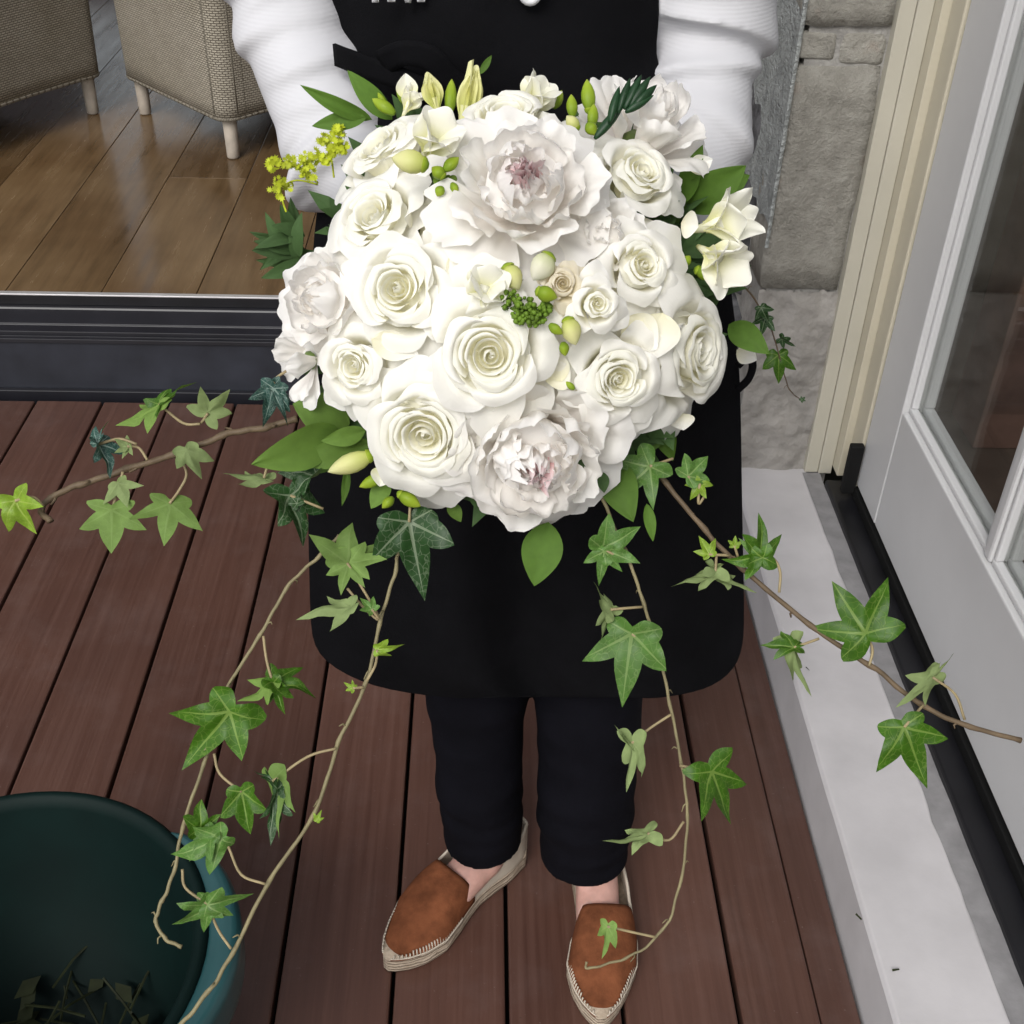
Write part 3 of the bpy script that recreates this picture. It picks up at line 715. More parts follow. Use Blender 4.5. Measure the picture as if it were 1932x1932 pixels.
# espadrilles
def half_w(t):
    K = [(0, .020), (.05, .029), (.2, .034), (.4, .035), (.6, .043), (.72, .0445), (.84, .0345), (.92, .0235), (.97, .0130), (1, .004)]
    for (a, p), (b, q) in zip(K, K[1:]):
        if t <= b: return lerp(p, q, smooth((t-a)/(b-a)) if b < .6 else (t-a)/(b-a))
    return .004
def shoe(heel, tip, flip):
    d = (tip-heel); L = d.length; d = d / L; s_ = d.cross(Vector((0,0,1))); up = Vector((0,0,1))
    def P(t, x, z_): return heel + d*(t*L) + s_*(x + flip*.010*math.sin(math.pi*min(1, t*1.1))**2) + up*z_
    sh = None
    mb = MB(); N = 40; secs = []
    def outline(sc, z_):
        o = [P(t, half_w(t)*sc, z_) for t in [i/N for i in range(N+1)]] + [P(t, -half_w(t)*sc, z_) for t in [i/N for i in range(N, -1, -1)]]
        return o
    rings = [(.96, .001), (1.02, .006), (1.03, .013), (.99, .0165), (1.03, .020), (1.02, .027), (.97, .030)]
    vs = []
    for sc, z_ in rings: vs += outline(sc, z_)
    n = 2*(N+1); mb.add(vs, [(j*n+i, j*n+(i+1) % n, (j+1)*n+(i+1) % n, (j+1)*n+i) for j in range(len(rings)-1) for i in range(n)] + [tuple(range(n))[::-1], tuple((len(rings)-1)*n+i for i in range(n))])
    sh = mb.build('shoe', MT['jute'], per, clean=True)
    def hgt(t): return .030 + .034*math.sin(math.pi*min(1, (1-t)/.9))**.7 * (1 if t > .5 else 1)
    def capf(u, v):
        t = lerp(.49, .99, v); a = math.pi*u
        t2 = t - .035*math.sin(a)*(1-v)*0 + (.04*abs(math.cos(a))**2)*(1-v)*-1
        w = half_w(t2)*.985; h = .026 + (.040*smooth((1.02-t2)/.42) + .010*(1-smooth((t2-.5)/.2)))
        e = .8
        return P(t2, w*math.copysign(abs(math.cos(a))**e, math.cos(a)), .026 + (h-.026)*math.sin(a)**.75)
    mb = MB(); mb.grid(capf, 28, 22); mb.build('toe_cap', MT['suede'], sh, solid=.002)
    def qf(u, v):   # heel quarter, a U-shaped wall
        k = u*2-1; t = .56*abs(k)**1.0; sg = 1 if k > 0 else -1
        w = half_w(t) if abs(k) > .02 else .0
        if abs(k) < .10: w = half_w(0)*math.sin(abs(k)/.10*math.pi/2); t = 0 - .012*math.cos(abs(k)/.10*math.pi/2)
        top = .030 + .034*(1 - .62*smooth((abs(k)-.55)/.45)) + .014*math.exp(-(k/.25)**2)
        return P(t, sg*w*(.985 - .08*v), lerp(.024, top, v))
    mb = MB(); mb.grid(qf, 60, 6); mb.build('heel_quarter', MT['canvas'], sh, solid=.002)
    mb = MB(); mb.tube([qf(u/60, 1.0) for u in range(61)], .0022, 6); mb.build('binding', MT['canvas'], sh)
    mb = MB()
    for sg in (1, -1):
        for i in range(26):
            t = .58 + .40*i/25; a, b = P(t, sg*half_w(t)*1.01, .0285), P(t-.004, sg*half_w(t-.004)*.93, .0395 - .004*(t > .9))
            mb.tube([a, a.lerp(b, .5) + up*.001, b], .0011, 5)
        mb.tube([P(.57 + .42*i/30, sg*half_w(.57 + .42*i/30)*1.02, .0295) for i in range(31)], .0012, 5)
    mb.build('stitching', MT['canvas'], sh, kind='stuff')
shoe(*SHOES[0], 1); shoe(*SHOES[1], -1)
# ------------------------------------------------------------------ green tub
bc = Vector((-.475, .712, 0)); tub = thing('tub', 'dark green plastic tub with a blue green handle holding cut greenery', 'tub', bc)
mb = MB(); prof = [(.150, .004), (.160, .03), (.196, .340), (.2075, .342), (.210, .348), (.2055, .353), (.199, .351), (.1925, .338), (.154, .035), (.0, .030)]
mb.loft([(bc + Vector((0, 0, z_)), max(r, .001), max(r, .001)) for r, z_ in prof], 64, True); mb.build('wall', MT['bucket'], tub)
mb = MB()
def lug(u, v):
    a = R_(lerp(-38, 46, u)); e = .031*max(0, math.sin(math.pi*u))**.55 + .001
    K = [(.0, -.004), (.5, .0), (.85, -.001), (1.0, -.008), (1.0, -.03), (.96, -.055)]
    k = min(int(v*5), 4); t = v*5 - k; q = lerp(K[k][0], K[k+1][0], t); z_ = lerp(K[k][1], K[k+1][1], t)
    rr = .208 + e*q; return bc + Vector((rr*math.cos(a), rr*math.sin(a), .349 + z_))
mb.grid(lug, 30, 15); mb.build('handle', MT['bucket_lug'], tub, solid=.004)
mb = MB(); r = random.Random(4)
for i in range(150):
    a, q = r.uniform(0, 6.28), .15*math.sqrt(r.random()); p = bc + Vector((q*math.cos(a), q*math.sin(a), .04 + r.uniform(0, .05)))
    d = Vector((r.uniform(-1,1), r.uniform(-1,1), r.uniform(-.2,.5))).normalized()
    if i % 3 == 0: mb.tube([p, p+d*.04+Vector((0,0,.006)), p+d*.08], .0016, 5)
    else:
        s_ = d.cross(Vector((r.uniform(-.4,.4), r.uniform(-.4,.4), 1))).normalized(); L = r.uniform(.025, .05)
        mb.add([p, p+d*L*.5+s_*L*.3, p+d*L, p+d*L*.5-s_*L*.3], [(0,1,2,3)])
o = mb.build('cut_greenery', MT['clip'], kind='stuff', smooth_=False)
o['label'] = 'loose cut leaves and stems lying in the green tub'
mb = MB(); r = random.Random(12)
for p in ((1505, 1240), (1524, 1262), (1690, 1830), (1620, 1730)):
    b = ZP(p[0]*1.0, p[1]*1.0, .0945); d = Vector((r.uniform(-1,1), r.uniform(-1,1), 0)).normalized(); s_ = d.cross(Vector((0,0,1)))
    mb.add([b-d*.005-s_*.0012, b+d*.005-s_*.001, b+d*.005+s_*.0012+Vector((0,0,.002)), b-d*.005+s_*.001], [(0,1,2,3)])
o = mb.build('plant_scraps', MT['clip'], kind='stuff', smooth_=False); o['label'] = 'tiny dark scraps of stem on the white kerb'
#BOUQUET
# ------------------------------------------------------------------ the bouquet
BQ = D(965, 600, .98)
bq = thing('bouquet', 'hand tied bouquet of white roses and peonies with long trailing ivy', 'bouquet', BQ)
CTR = D(968, 600, 1.12)                      # where all the stems meet
def dep(x, y):
    rr = ((x-965)**2 + ((y-585)*1.02)**2) / 455**2
    return .805 + .115*min(rr, 1.5)
def frame(z_, spin=0.0, hint=None):
    z_ = z_.normalized(); a = hint or CU
    x = a.cross(z_)
    if x.length < 1e-3: x = CR.copy()
    x.normalize(); y = z_.cross(x)
    c, s = math.cos(spin), math.sin(spin)
    return Matrix((x*c + y*s, y*c - x*s, z_)).transposed()
def axis_at(x, y, d, tilt=(0, 0)):
    p = D(x, y, d); n = (p - CTR).normalized()
    n = (n*.75 - CF*.35).normalized()
    return p, (n + CR*tilt[0] - CU*tilt[1]).normalized()

def rose_petal(p):
    """one petal wrapped round the axis; unit flower radius 1"""
    R, zt, W_, ph, curl, seed, r0, z0, lean = p['R'], p['zt'], p['W'], p['ph'], p['curl'], p['seed'], p['r0'], p['z0'], p['lean']
    ex = p.get('ex', .55); jg = p.get('jag', 0); rf = p.get('ruf', 0)
    def f(u, v):
        uu = u*2 - 1
        edge = 1 - .18*uu**4 - .08*uu*uu + .05*nz(uu*2.2 + seed, seed) + p.get('pt', 0)*math.exp(-(uu/.22)**2) - p.get('pt', 0)
        if jg: edge += jg*(nz(uu*4.5 + seed, seed*2) + .5*nz(uu*11 + seed, 3) - .25)
        t = max(0, min(1, v * edge))
        rho = r0 + (R - r0) * t**ex
        z_ = z0 + (zt - z0) * (1 - (1-t)**1.9)
        k = max(0, (t - .70)/.30); roll = 1 + .6*nz(uu*1.7, seed*3)
        rho += curl * k*k * .30 * roll; z_ -= curl * k*k * .30 * roll * (1 + .5*uu*uu)
        wid = W_ * (.42 + .58*math.sin(math.pi*min(1, .08 + .62*t)))
        rho *= 1 + lean*uu                                       # one side tucks under its neighbour
        rho += .05*nz(uu*1.6 + seed*5, t*1.5)*t*(.4 + R)
        z_ += .06*nz(uu*2.4 - seed, t*2, 4)*t*(.3 + R)
        if rf: q_ = rf*nz(uu*2.4 + seed, t*2.2 + seed)*t; rho += q_; z_ += .5*rf*nz(uu*3 - seed, t*2)*t
        a = ph + wid*uu
        return Vector((rho*math.cos(a), rho*math.sin(a), z_))
    return f
def rose(x, y, rad, d=None, tilt=(0, 0), seed=1, n_out=8, n_in=19, n_gd=5, open_=1.0, mat='rose', heart='rose_heart', spin=0, squash=1.0, label=None, name='rose', lift=0):
    d = d or dep(x, y); r = random.Random(seed)
    p, ax = axis_at(x, y, d, tilt); M = frame(ax, spin); s = rad * d / FPX
    c = p - ax*s*.30
    def place(f): return lambda u, v: c + M @ (f(u, v)*s)
    fl = None
    mb = MB()
    oa = r.uniform(0, 6.28); off = Vector((math.cos(oa), math.sin(oa), 0)) * r.uniform(.02, .07)
    def placeo(f, o): return lambda u, v: c + M @ ((f(u, v) + o)*s)
    for k in range(n_in):
        q = k/(n_in-1); R = .035 + (.455*q**1.1 + r.uniform(-.008, .008))*open_
        P = dict(R=R, zt=.17 + .17*math.sin(q*2.4) + r.uniform(-.035, .035), W=lerp(1.9, 1.0, q**.7)*r.uniform(.9, 1.15), ph=k*2.22 + r.uniform(-.35, .35), curl=lerp(-.22, .42, q), seed=r.uniform(0, 50), r0=.62*R, z0=-.22 - .12*q, lean=.13 - .05*q, ex=lerp(.45, .8, q))
        mb.grid(placeo(rose_petal(P), off*(1-q)), 16, 10)
    mb.grid(place(lambda u, v: Vector((.50*open_*v*math.cos(u*6.283), .50*open_*v*math.sin(u*6.283), .02 + .05*math.sin(v*3) - .06*v))), 18, 6, True)  # added pale disk below the rims, keeps the heart from going dark
    cal = MB()   # receptacle the petals grow from
    cal.loft([(c - ax*s*.95, s*.05, s*.05, M.col[0], M.col[1]), (c - ax*s*.80, s*.22, s*.22, M.col[0], M.col[1]), (c - ax*s*.68, s*.16, s*.16, M.col[0], M.col[1])], 10)
    fl = cal.build(name, MT['stem_green'], bq, label=label)
    mb.build('inner_petals', MT[heart], fl, kind='stuff')
    for k in range(n_out):
        q = k/(n_out-1); R = (.53 + .43*q**.9)
        P = dict(R=R*lerp(1, open_, .3), zt=.35 - .46*q**1.15 + r.uniform(-.04, .04), pt=.05*q, W=lerp(1.05, .66, q)*r.uniform(.9, 1.12), ph=k*2.399 + r.uniform(-.2, .2), curl=lerp(.45, 1.0, q)*r.uniform(.7, 1.25), seed=r.uniform(0, 50), r0=.15 + .03*q, z0=-.72, lean=r.uniform(.02, .09), ex=lerp(.46, .95, q))
        b = MB(); b.grid(place(rose_petal(P)), 20, 13); b.build('petal', MT[mat], fl)
    for k in range(n_gd):   # the open lowest petals
        P = dict(pt=.07, R=r.uniform(1.08, 1.34), zt=r.uniform(-.52, -.30), W=r.uniform(.48, .62), ph=k*6.283/n_gd + 1 + r.uniform(-.3, .3), curl=r.uniform(.4, 1.0), seed=r.uniform(0, 50), r0=.16, z0=-.76, lean=r.uniform(.0, .06), ex=r.uniform(.8, 1.05))
        b = MB(); b.grid(place(rose_petal(P)), 18, 12); b.build('petal', MT[mat], fl)
    return fl
def blade(L, wid, th0, bend, cup=0, ruf=0, seed=0, jag=0, prof=None, twist=0, base=.0):
    """a free petal or leaf: grows along +radial/axis with start angle th0 from the axis"""
    prof = prof or (lambda t: math.sin(math.pi*(.10 + .72*t))**.8 if t < 1 else .6)
    N = 24; pts = [(0.0, 0.0)]
    for i in range(N):
        th = th0 + bend*((i+.5)/N); pts.append((pts[-1][0] + L/N*math.sin(th), pts[-1][1] + L/N*math.cos(th)))
    def f(u, v):
        uu = u*2-1
        e = 1 - .20*uu*uu*(1 if jag or cup else .0)
        if jag: e += jag*(nz(uu*5 + seed, seed*2) - .25*abs(math.sin(uu*9 + seed)))*v
        t = min(1.15, v*max(.2, e)); i = min(int(t*N), N-1); k = t*N - i
        a, b = pts[i], pts[i+1]; x = lerp(a[0], b[0], k); z_ = lerp(a[1], b[1], k); th = th0 + bend*min(t, 1)
        w = wid * prof(min(v, 1)) * uu
        nrm = cup*uu*uu*wid*prof(min(v, 1)) + ruf*nz(uu*1.7 + seed, v*1.9 + seed)*v*L
        x += -math.cos(th)*nrm; z_ += math.sin(th)*nrm
        tw = twist*v; y = w*math.cos(tw); x += w*math.sin(tw)*math.cos(th); z_ -= w*math.sin(tw)*math.sin(th)
        return Vector((x + base*math.sin(th0), y, z_ + base*math.cos(th0)))
    return f
def rotz(f, a):
    c, s = math.cos(a), math.sin(a)
    def g(u, v): p = f(u, v); return Vector((p.x*c - p.y*s, p.x*s + p.y*c, p.z))
    return g
def peony(x, y, rad, d=None, tilt=(0, 0), seed=1, n_guard=8, n_mid=12, n_fill=16, pink=5, spin=0, label=None, loose=0.0, jag=.10):
    d = d or dep(x, y); r = random.Random(seed); p, ax = axis_at(x, y, d, tilt); M = frame(ax, spin); s = rad*d/FPX
    c = p - ax*s*.45
    def place(f): return lambda u, v: c + M @ (f(u, v)*s)
    cal = MB(); cal.loft([(c - ax*s*.3, s*.05, s*.05, M.col[0], M.col[1]), (c - ax*s*.12, s*.24, s*.24, M.col[0], M.col[1]), (c, s*.15, s*.15, M.col[0], M.col[1])], 10)
    fl = cal.build('peony', MT['stem_green'], bq, label=label)
    for k in range(n_guard):
        P = dict(R=r.uniform(.98, 1.2), zt=r.uniform(-.12, .16), W=r.uniform(.50, .68), ph=k*2.399 + r.uniform(-.25, .25), curl=r.uniform(-.1, .5), seed=r.uniform(0, 50), r0=.14, z0=-.30, lean=r.uniform(-.05, .05), ex=r.uniform(.6, .85), jag=jag*.7, ruf=.12)
        b = MB(); b.grid(place(rose_petal(P)), 22, 13); b.build('petal', MT['peony'], fl)
    for k in range(n_mid):
        q = k/max(1, n_mid-1)
        P = dict(R=lerp(.48, .92, q)*r.uniform(.92, 1.08), zt=lerp(.66, .36, q) + r.uniform(-.07, .07), W=lerp(.72, .52, q)*r.uniform(.85, 1.15), ph=k*2.399 + r.uniform(-.3, .3), curl=lerp(-.75, .05, q)*r.uniform(.5, 1.2), seed=r.uniform(0, 50), r0=.14, z0=-.26, lean=r.uniform(-.08, .10), ex=r.uniform(.42, .6), jag=jag, ruf=.13)
        b = MB(); b.grid(place(rose_petal(P)), 20, 12); b.build('petal', MT['peony'], fl)
    mb = MB()
    for k in range(n_fill):
        q = k/max(1, n_fill-1)
        P = dict(R=lerp(.10, .44, q), zt=lerp(.62, .66, q) + r.uniform(-.08, .08), W=lerp(1.1, .62, q)*r.uniform(.7, 1.2), ph=k*2.399 + r.uniform(-.5, .5), curl=r.uniform(-.7, -.1), seed=r.uniform(0, 50), r0=.5*lerp(.10, .44, q), z0=.25, lean=r.uniform(-.1, .15), ex=.6, jag=jag*1.3, ruf=.10)
        mb.grid(place(rose_petal(P)), 16, 8)
    mb.grid(place(lambda u, v: Vector((.46*v*math.cos(u*6.283), .46*v*math.sin(u*6.283), .48 - .12*v*v + .03*nz(u*9, v*3)))), 18, 6, True)  # added floor disk, set high to brighten the middle of the flower
    if n_fill: mb.build('ruffled_petals', MT['peony'], fl, kind='stuff')
    for k in range(pink):
        a = r.uniform(0, 6.28)
        f = blade(r.uniform(.78, .98), r.uniform(.07, .15), r.uniform(.02, .24), r.uniform(-.45, .2), -.5, .16, r.uniform(0, 60), .12, twist=r.uniform(-.6, .6), base=.04)
        b = MB(); b.grid(place(rotz(f, a)), 8, 8); b.build('pink_petal', MT['peony_pink'], fl)
    return fl
def freesia(bx, by, tx, ty, d, wid=1.0, dz=0.0, seed=1, label=None, flare=.7, mat='freesia'):
    """open trumpet from its tube base to its mouth (photo points)"""
    A, B = D(bx, by, d), D(tx, ty, d - dz); ax = B - A; L = ax.length; M = frame(ax, random.Random(seed).uniform(0, 1)); r = random.Random(seed)
    cal = MB(); cal.loft([(A - ax*.12, L*.035, L*.035, M.col[0], M.col[1]), (A, L*.06, L*.06, M.col[0], M.col[1]), (A + ax*.25, L*.10, L*.10, M.col[0], M.col[1]), (A + ax*.42, L*.13, L*.13, M.col[0], M.col[1])], 10)
    fl = cal.build('freesia', MT[mat], bq, label=label)
    for k in range(6):
        a = k*math.pi/3 + r.uniform(-.12, .12); inner = k % 2
        f = blade(L*r.uniform(.80, .95), L*.27*wid*(1 if inner else .9), .10 + (0 if inner else .06), flare*(1 if inner else 1.35)*r.uniform(.8, 1.2), -.16, .07, r.uniform(0, 50), .0, prof=lambda t: (.28 + .72*smooth(t/.6)) if t < .7 else math.sqrt(max(0, 1 - ((t-.7)/.36)**2)))
        b = MB(); b.grid((lambda g: lambda u, v: A + ax*.10 + M @ g(u, v))(rotz(f, a)), 12, 16); b.build('petal', MT[mat], fl)
    return fl
def bud(bx, by, tx, ty, w, mat, d, name='bud', dz=0.0, label=None, parent=None):
    A, B = D(bx, by, d), D(tx, ty, d - dz); ax = (B - A)*1.16; M = frame(ax, bx*.37 % 3); s = w*d/FPX/2*.88
    mb = MB(); K = [(0, .32), (.08, .56), (.25, .88), (.42, 1.0), (.60, .93), (.78, .66), (.91, .34), (1.0, .04)]
    mb.loft([(A + ax*t, s*k, s*k, M.col[0], M.col[1]) for t, k in K], 16, True, lambda t, a: 1 + .13*abs(math.sin(a*1.5 + t*1.6)) - .06)
    b = mb.build(name, MT[mat], parent or bq, label=label)
    # overlapping petal edges and a green cup
    if w > 26:
        m2 = MB(); m2.loft([(A - ax*.06, s*.22, s*.22, M.col[0], M.col[1]), (A + ax*.02, s*.60, s*.60, M.col[0], M.col[1]), (A + ax*.10, s*.72, s*.72, M.col[0], M.col[1])], 12, False, lambda t, a: 1.03)
        m2.build('sepal', MT['bud_green'], b)
    return b
def leaf_prof(t): return max(.0, math.sin(math.pi*min(1, t**.85)))**.85 * (1 - .12*t)
def leaf(bx, by, tx, ty, w, mat='ruscus', d=.93, dz=0.0, roll=0.0, bend=.35, cup=.18, name='leaf', ruf=.02, parent=None):
    """pointed oval leaf from base to tip (photo points); dz brings the tip nearer"""
    A, B = D(bx, by, d), D(tx, ty, d - dz); ax = B - A; L = ax.length
    to = (EYE - A).normalized(); x = ax.normalized(); n = (to - x*to.dot(x)).normalized(); n = Matrix.Rotation(R_(roll), 3, x) @ n; y = n.cross(x)
    hw = w*d/FPX/2; sd = bx*.13 + by*.07
    def f(u, v):
        uu = u*2-1; pw = leaf_prof(v)*hw*uu
        h = L*bend*.5*math.sin(math.pi*v) *.5 + cup*abs(uu)**1.5*hw*leaf_prof(v) + ruf*L*nz(uu*1.5 + sd, v*3)
        return A + x*(L*v) + y*pw + n*h
    mb = MB(); mb.grid(f, 8, 14, uvfn=lambda u, v: ((u-.5)*.6, v))
    return mb.build(name, MT[mat], parent or bq)
IVY = [(90, 1.0), (60, .43), (36, .82), (6, .36), (-22, .58), (-58, .33), (-90, .14), (-122, .33), (202, .58), (174, .36), (144, .82), (120, .43)]
def ivy_leaf(bx, by, tx, ty, kind='ivy_mid', w=1.0, roll=0.0, fold=18.0, d=.9, dz=0.0, under=False, pet=None, parent=None, droop=None, seed=None, lobes=1.0):
    """five-lobed leaf: petiole joint (bx,by) to tip of the middle lobe (tx,ty)"""
    A, B = D(bx, by, d), D(tx, ty, d - dz); ax = B - A; L = ax.length
    to = (EYE - A).normalized(); y = ax.normalized(); n = (to - y*to.dot(y)).normalized()
    n = Matrix.Rotation(R_(roll), 3, y) @ n
    if under: n = -n
    x = y.cross(n)
    sd = seed if seed is not None else bx*.17 + by*.11; r = random.Random(int(sd*100)); w *= .93
    droop = r.uniform(.04, .30) if droop is None else droop; twst = r.uniform(-.8, .8); lb = r.uniform(.4, 1.3)
    raw = []
    keys = sorted([(a % 360, q) for a, q in IVY]); m_ = len(keys); NA = 60
    jit = {k: r.uniform(.84, 1.14) for k in range(m_)}; bs_ = r.uniform(.6, 1.05)
    for k in range(m_):
        if 195 < keys[k][0] < 345: jit[k] *= bs_
    for i in range(NA):
        a = 360*i/NA
        for k in range(m_):
            a0, q0 = keys[k]; a1, q1 = keys[(k+1) % m_]; a1 += 360 if a1 <= a0 else 0; aa = a + (360 if a < keys[0][0] else 0)
            if a0 <= aa <= a1:
                t = (aa-a0)/(a1-a0); q0 *= jit[k]; q1 *= jit[(k+1) % m_]
                # lobes: gently bulging flanks from bay to point
                A0, A1 = R_(a0), R_(a1); X0, Y0, X1, Y1 = q0*math.cos(A0), q0*math.sin(A0), q1*math.cos(A1), q1*math.sin(A1)
                ca, sa = math.cos(R_(aa)), math.sin(R_(aa)); dx, dy = X1-X0, Y1-Y0
                q = (X0*dy - Y0*dx) / (ca*dy - sa*dx + 1e-9)
                q *= 1 + .10*math.sin(math.pi*t)*(1 if max(q0, q1) > .3 else 0)
                raw.append((R_(a), q)); break
    fr = [0, .25, .5, .75, .92, 1.0]; vs = []; uv = []; fs = []
    def pos(px, py, rad):
        q = math.hypot(px, py)
        h = math.tan(R_(fold))*abs(px)*.8 - droop*q*q + twst*px*py + .15*nz(px*2.5 + sd, py*2.5) - .03*math.cos(abs(math.degrees(math.atan2(py, px)) - 90)/56*2*math.pi)*q*lobes*lb
        return A + x*(px*L*w) + y*(py*L) + n*(h*L)
    vs.append(pos(0, 0, 0)); uv.append((0, 0))
    for f_ in fr[1:]:
        for a, q in raw:
            px, py = math.cos(a)*q*f_, math.sin(a)*q*f_; vs.append(pos(px, py, f_)); uv.append((px, py))
    for i in range(NA): fs.append((0, 1+i, 1+(i+1) % NA))
    for k in range(len(fr)-2):
        for i in range(NA): fs.append((1+k*NA+i, 1+(k+1)*NA+i, 1+(k+1)*NA+(i+1) % NA, 1+k*NA+(i+1) % NA))
    mb = MB(); mb.add(vs, fs, uv); o = mb.build('leaf', MT[kind], parent or bq)
    if pet:
        P = [D(q[0], q[1], d + .004) for q in pet] + [A.copy()]
        tb = MB(); tb.tube(curve(P, 5), .0011, 6); tb.build('petiole', MT['petiole'], o if (parent is None) else parent)
    return o
def strand(pts, d0, d1, r0, r1, mat='stem_brown', name='ivy_strand', label=None):
    n = len(pts); P = curve([D(p[0], p[1], lerp(d0, d1, i/(n-1))) for i, p in enumerate(pts)], 8); m_ = len(P)
    mb = MB(); rad = []
    for i in range(m_):
        k = i/8; nd = abs((k*1.0) % 1.0); rad.append(lerp(r0, r1, i/(m_-1)) * (1 + .28*math.exp(-(min(nd, 1-nd)/.09)**2)))
    rad = [q*.70*(1 + .12*nz(i*.9, 7)) for i, q in enumerate(rad)]
    mb.tube([p + Vector((nz(i*.3, 1), nz(i*.3, 2), nz(i*.3, 3)))*.0016 for i, p in enumerate(P)], rad, 9)
    q_ = random.Random(int(pts[0][0]))
    for i in range(6, m_ - 4, 8):      # scars and stubs at the nodes
        dv = (Vector((q_.uniform(-1,1), q_.uniform(-1,1), q_.uniform(-1,1)))).normalized(); mb.tube([P[i], P[i] + dv*.004, P[i] + dv*.0065 + (P[i+1]-P[i]).normalized()*.003], [rad[i]*.6, rad[i]*.5, rad[i]*.3], 5)
    return mb.build(name, MT[mat], bq, label=label)
#FLOWERS
# large roses
rose(712, 272, 134, tilt=(-.45, -.55), seed=11, spin=.4, label='rose at the top left, seen from its side')
rose(698, 398, 136, tilt=(-.22, -.30), seed=12, spin=2.0, open_=.86)
rose(748, 545, 130, tilt=(-.05, .0), seed=13, spin=1.0, open_=1.05)
rose(662, 694, 100, tilt=(-.10, .05), seed=14, spin=.2, n_in=16, open_=.80)
rose(795, 828, 148, tilt=(-.05, .12), seed=15, spin=.7, n_in=21, open_=1.15)
rose(922, 668, 140, tilt=(0, .06), seed=16, spin=2.9, n_in=21, open_=1.12)
rose(1172, 714, 112, tilt=(.05, .10), seed=17, spin=1.3, open_=.95)
rose(1330, 668, 158, tilt=(.80, .06), seed=18, spin=.9, label='rose at the right edge turned sideways')
rose(1217, 498, 104, tilt=(.08, -.05), seed=19, spin=2.2, n_in=15, open_=.76)
rose(1214, 316, 118, tilt=(.18, -.22), seed=20, spin=.1, n_in=15, open_=.82)
rose(955, 205, 112, tilt=(-.05, -.55), seed=23, spin=.6, d=.872)
rose(1130, 575, 66, tilt=(.12, .05), seed=21, n_out=6, n_in=12, n_gd=3, open_=.70, spin=.5, d=.80, label='small spray rose half open')
rose(1062, 535, 46, tilt=(0, -.05), seed=22, n_out=6, n_in=13, n_gd=3, mat='spray', heart='spray', spin=1.5, d=.80, name='spray_rose', label='small beige spray rose')
# peonies
peony(992, 345, 165, seed=31, pink=16, n_guard=9, n_mid=14, n_fill=16, d=.815, tilt=(.02, -.02), label='large white peony with a pink heart at the top')
peony(1012, 872, 176, seed=32, pink=5, n_guard=9, n_mid=18, n_fill=18, tilt=(.05, .22), label='white peony with blush petals at the bottom')
peony(602, 562, 120, seed=33, pink=0, n_guard=8, n_mid=9, n_fill=10, tilt=(-.22, 0), jag=.07)
peony(1232, 208, 130, seed=34, pink=0, n_guard=8, n_mid=7, n_fill=8, tilt=(.15, -.40), d=.91)
peony(1135, 440, 92, seed=35, pink=0, n_guard=6, n_mid=4, n_fill=5, d=.85, tilt=(0, 0))
# freesias
freesia(1318, 432, 1436, 398, .905, 1.15, .03, 41, 'open freesia at the right, the upper one')
freesia(1325, 470, 1402, 520, .90, 1.25, .03, 42, 'open freesia at the right, the lower one')
freesia(800, 292, 842, 222, .84, 1.5, .03, 43)
peony(552, 686, 78, seed=37, pink=0, n_guard=5, n_mid=3, n_fill=0, tilt=(-.3, .1), jag=.05, d=.90)
freesia(985, 208, 1042, 150, .91, 1.5, .02, 45)
freesia(762, 215, 790, 160, .93, 1.2, .01, 46, flare=.5)
freesia(905, 560, 930, 520, .82, 1.6, .03, 47)
freesia(872, 262, 900, 118, .90, .62, .01, 48, flare=-.16, mat='bud_cream', label='tall closed cream freesia bud at the top')
freesia(828, 218, 806, 136, .915, .95, .01, 49, flare=-.30, mat='bud_cream')
# buds
BUDS = [(848, 215, 852, 158, 26, 'bud_green', .915), (805, 312, 748, 300, 50, 'bud_cream', .825),
 (745, 215, 708, 190, 26, 'bud_green', .93), (760, 195, 752, 160, 16, 'bud_green', .94), (728, 200, 715, 178, 14, 'bud_green', .94), (838, 322, 862, 300, 26, 'bud_green', .83), (838, 335, 818, 318, 28, 'bud_green', .83), (835, 352, 826, 368, 22, 'bud_green', .83), (852, 345, 862, 362, 18, 'bud_green', .835),
 (1112, 212, 1108, 158, 30, 'bud_green', .90), (1080, 222, 1078, 184, 24, 'bud_green', .895), (1116, 240, 1120, 202, 24, 'bud_green', .89), (1108, 232, 1122, 252, 26, 'bud_green', .88), (1090, 245, 1072, 222, 28, 'bud_cream', .885),
 (955, 500, 976, 540, 46, 'bud_cream', .81), (1038, 480, 1010, 522, 52, 'bud_white', .80), (1012, 548, 1046, 560, 34, 'bud_green', .795), (1070, 600, 1084, 644, 42, 'bud_cream', .805), (1036, 612, 1058, 628, 22, 'bud_green', .80), (1062, 645, 1066, 668, 22, 'bud_green', .815), (1084, 735, 1070, 722, 14, 'bud_green', .83),
 (702, 858, 630, 886, 44, 'bud_cream', .90), (722, 898, 684, 916, 26, 'bud_green', .91), (752, 930, 788, 952, 30, 'bud_green', .905), (742, 938, 724, 956, 22, 'bud_green', .915), (1312, 508, 1348, 522, 30, 'bud_green', .90), (1288, 500, 1300, 485, 22, 'bud_green', .89), (1045, 205, 1058, 175, 22, 'bud_green', .92)]
for b in BUDS: bud(*b[:6], b[6])
sp = bud(1122, 262, 1170, 205, 22, 'ruscus_dark', .875, 'bud_spike')
for b in ((1150, 232, 1166, 172, 20), (1166, 214, 1186, 156, 19), (1178, 206, 1206, 150, 20), (1188, 202, 1222, 152, 20), (1192, 204, 1233, 166, 20), (1180, 212, 1226, 184, 18)): bud(*b, 'ruscus_dark', .87, 'bud', parent=sp)
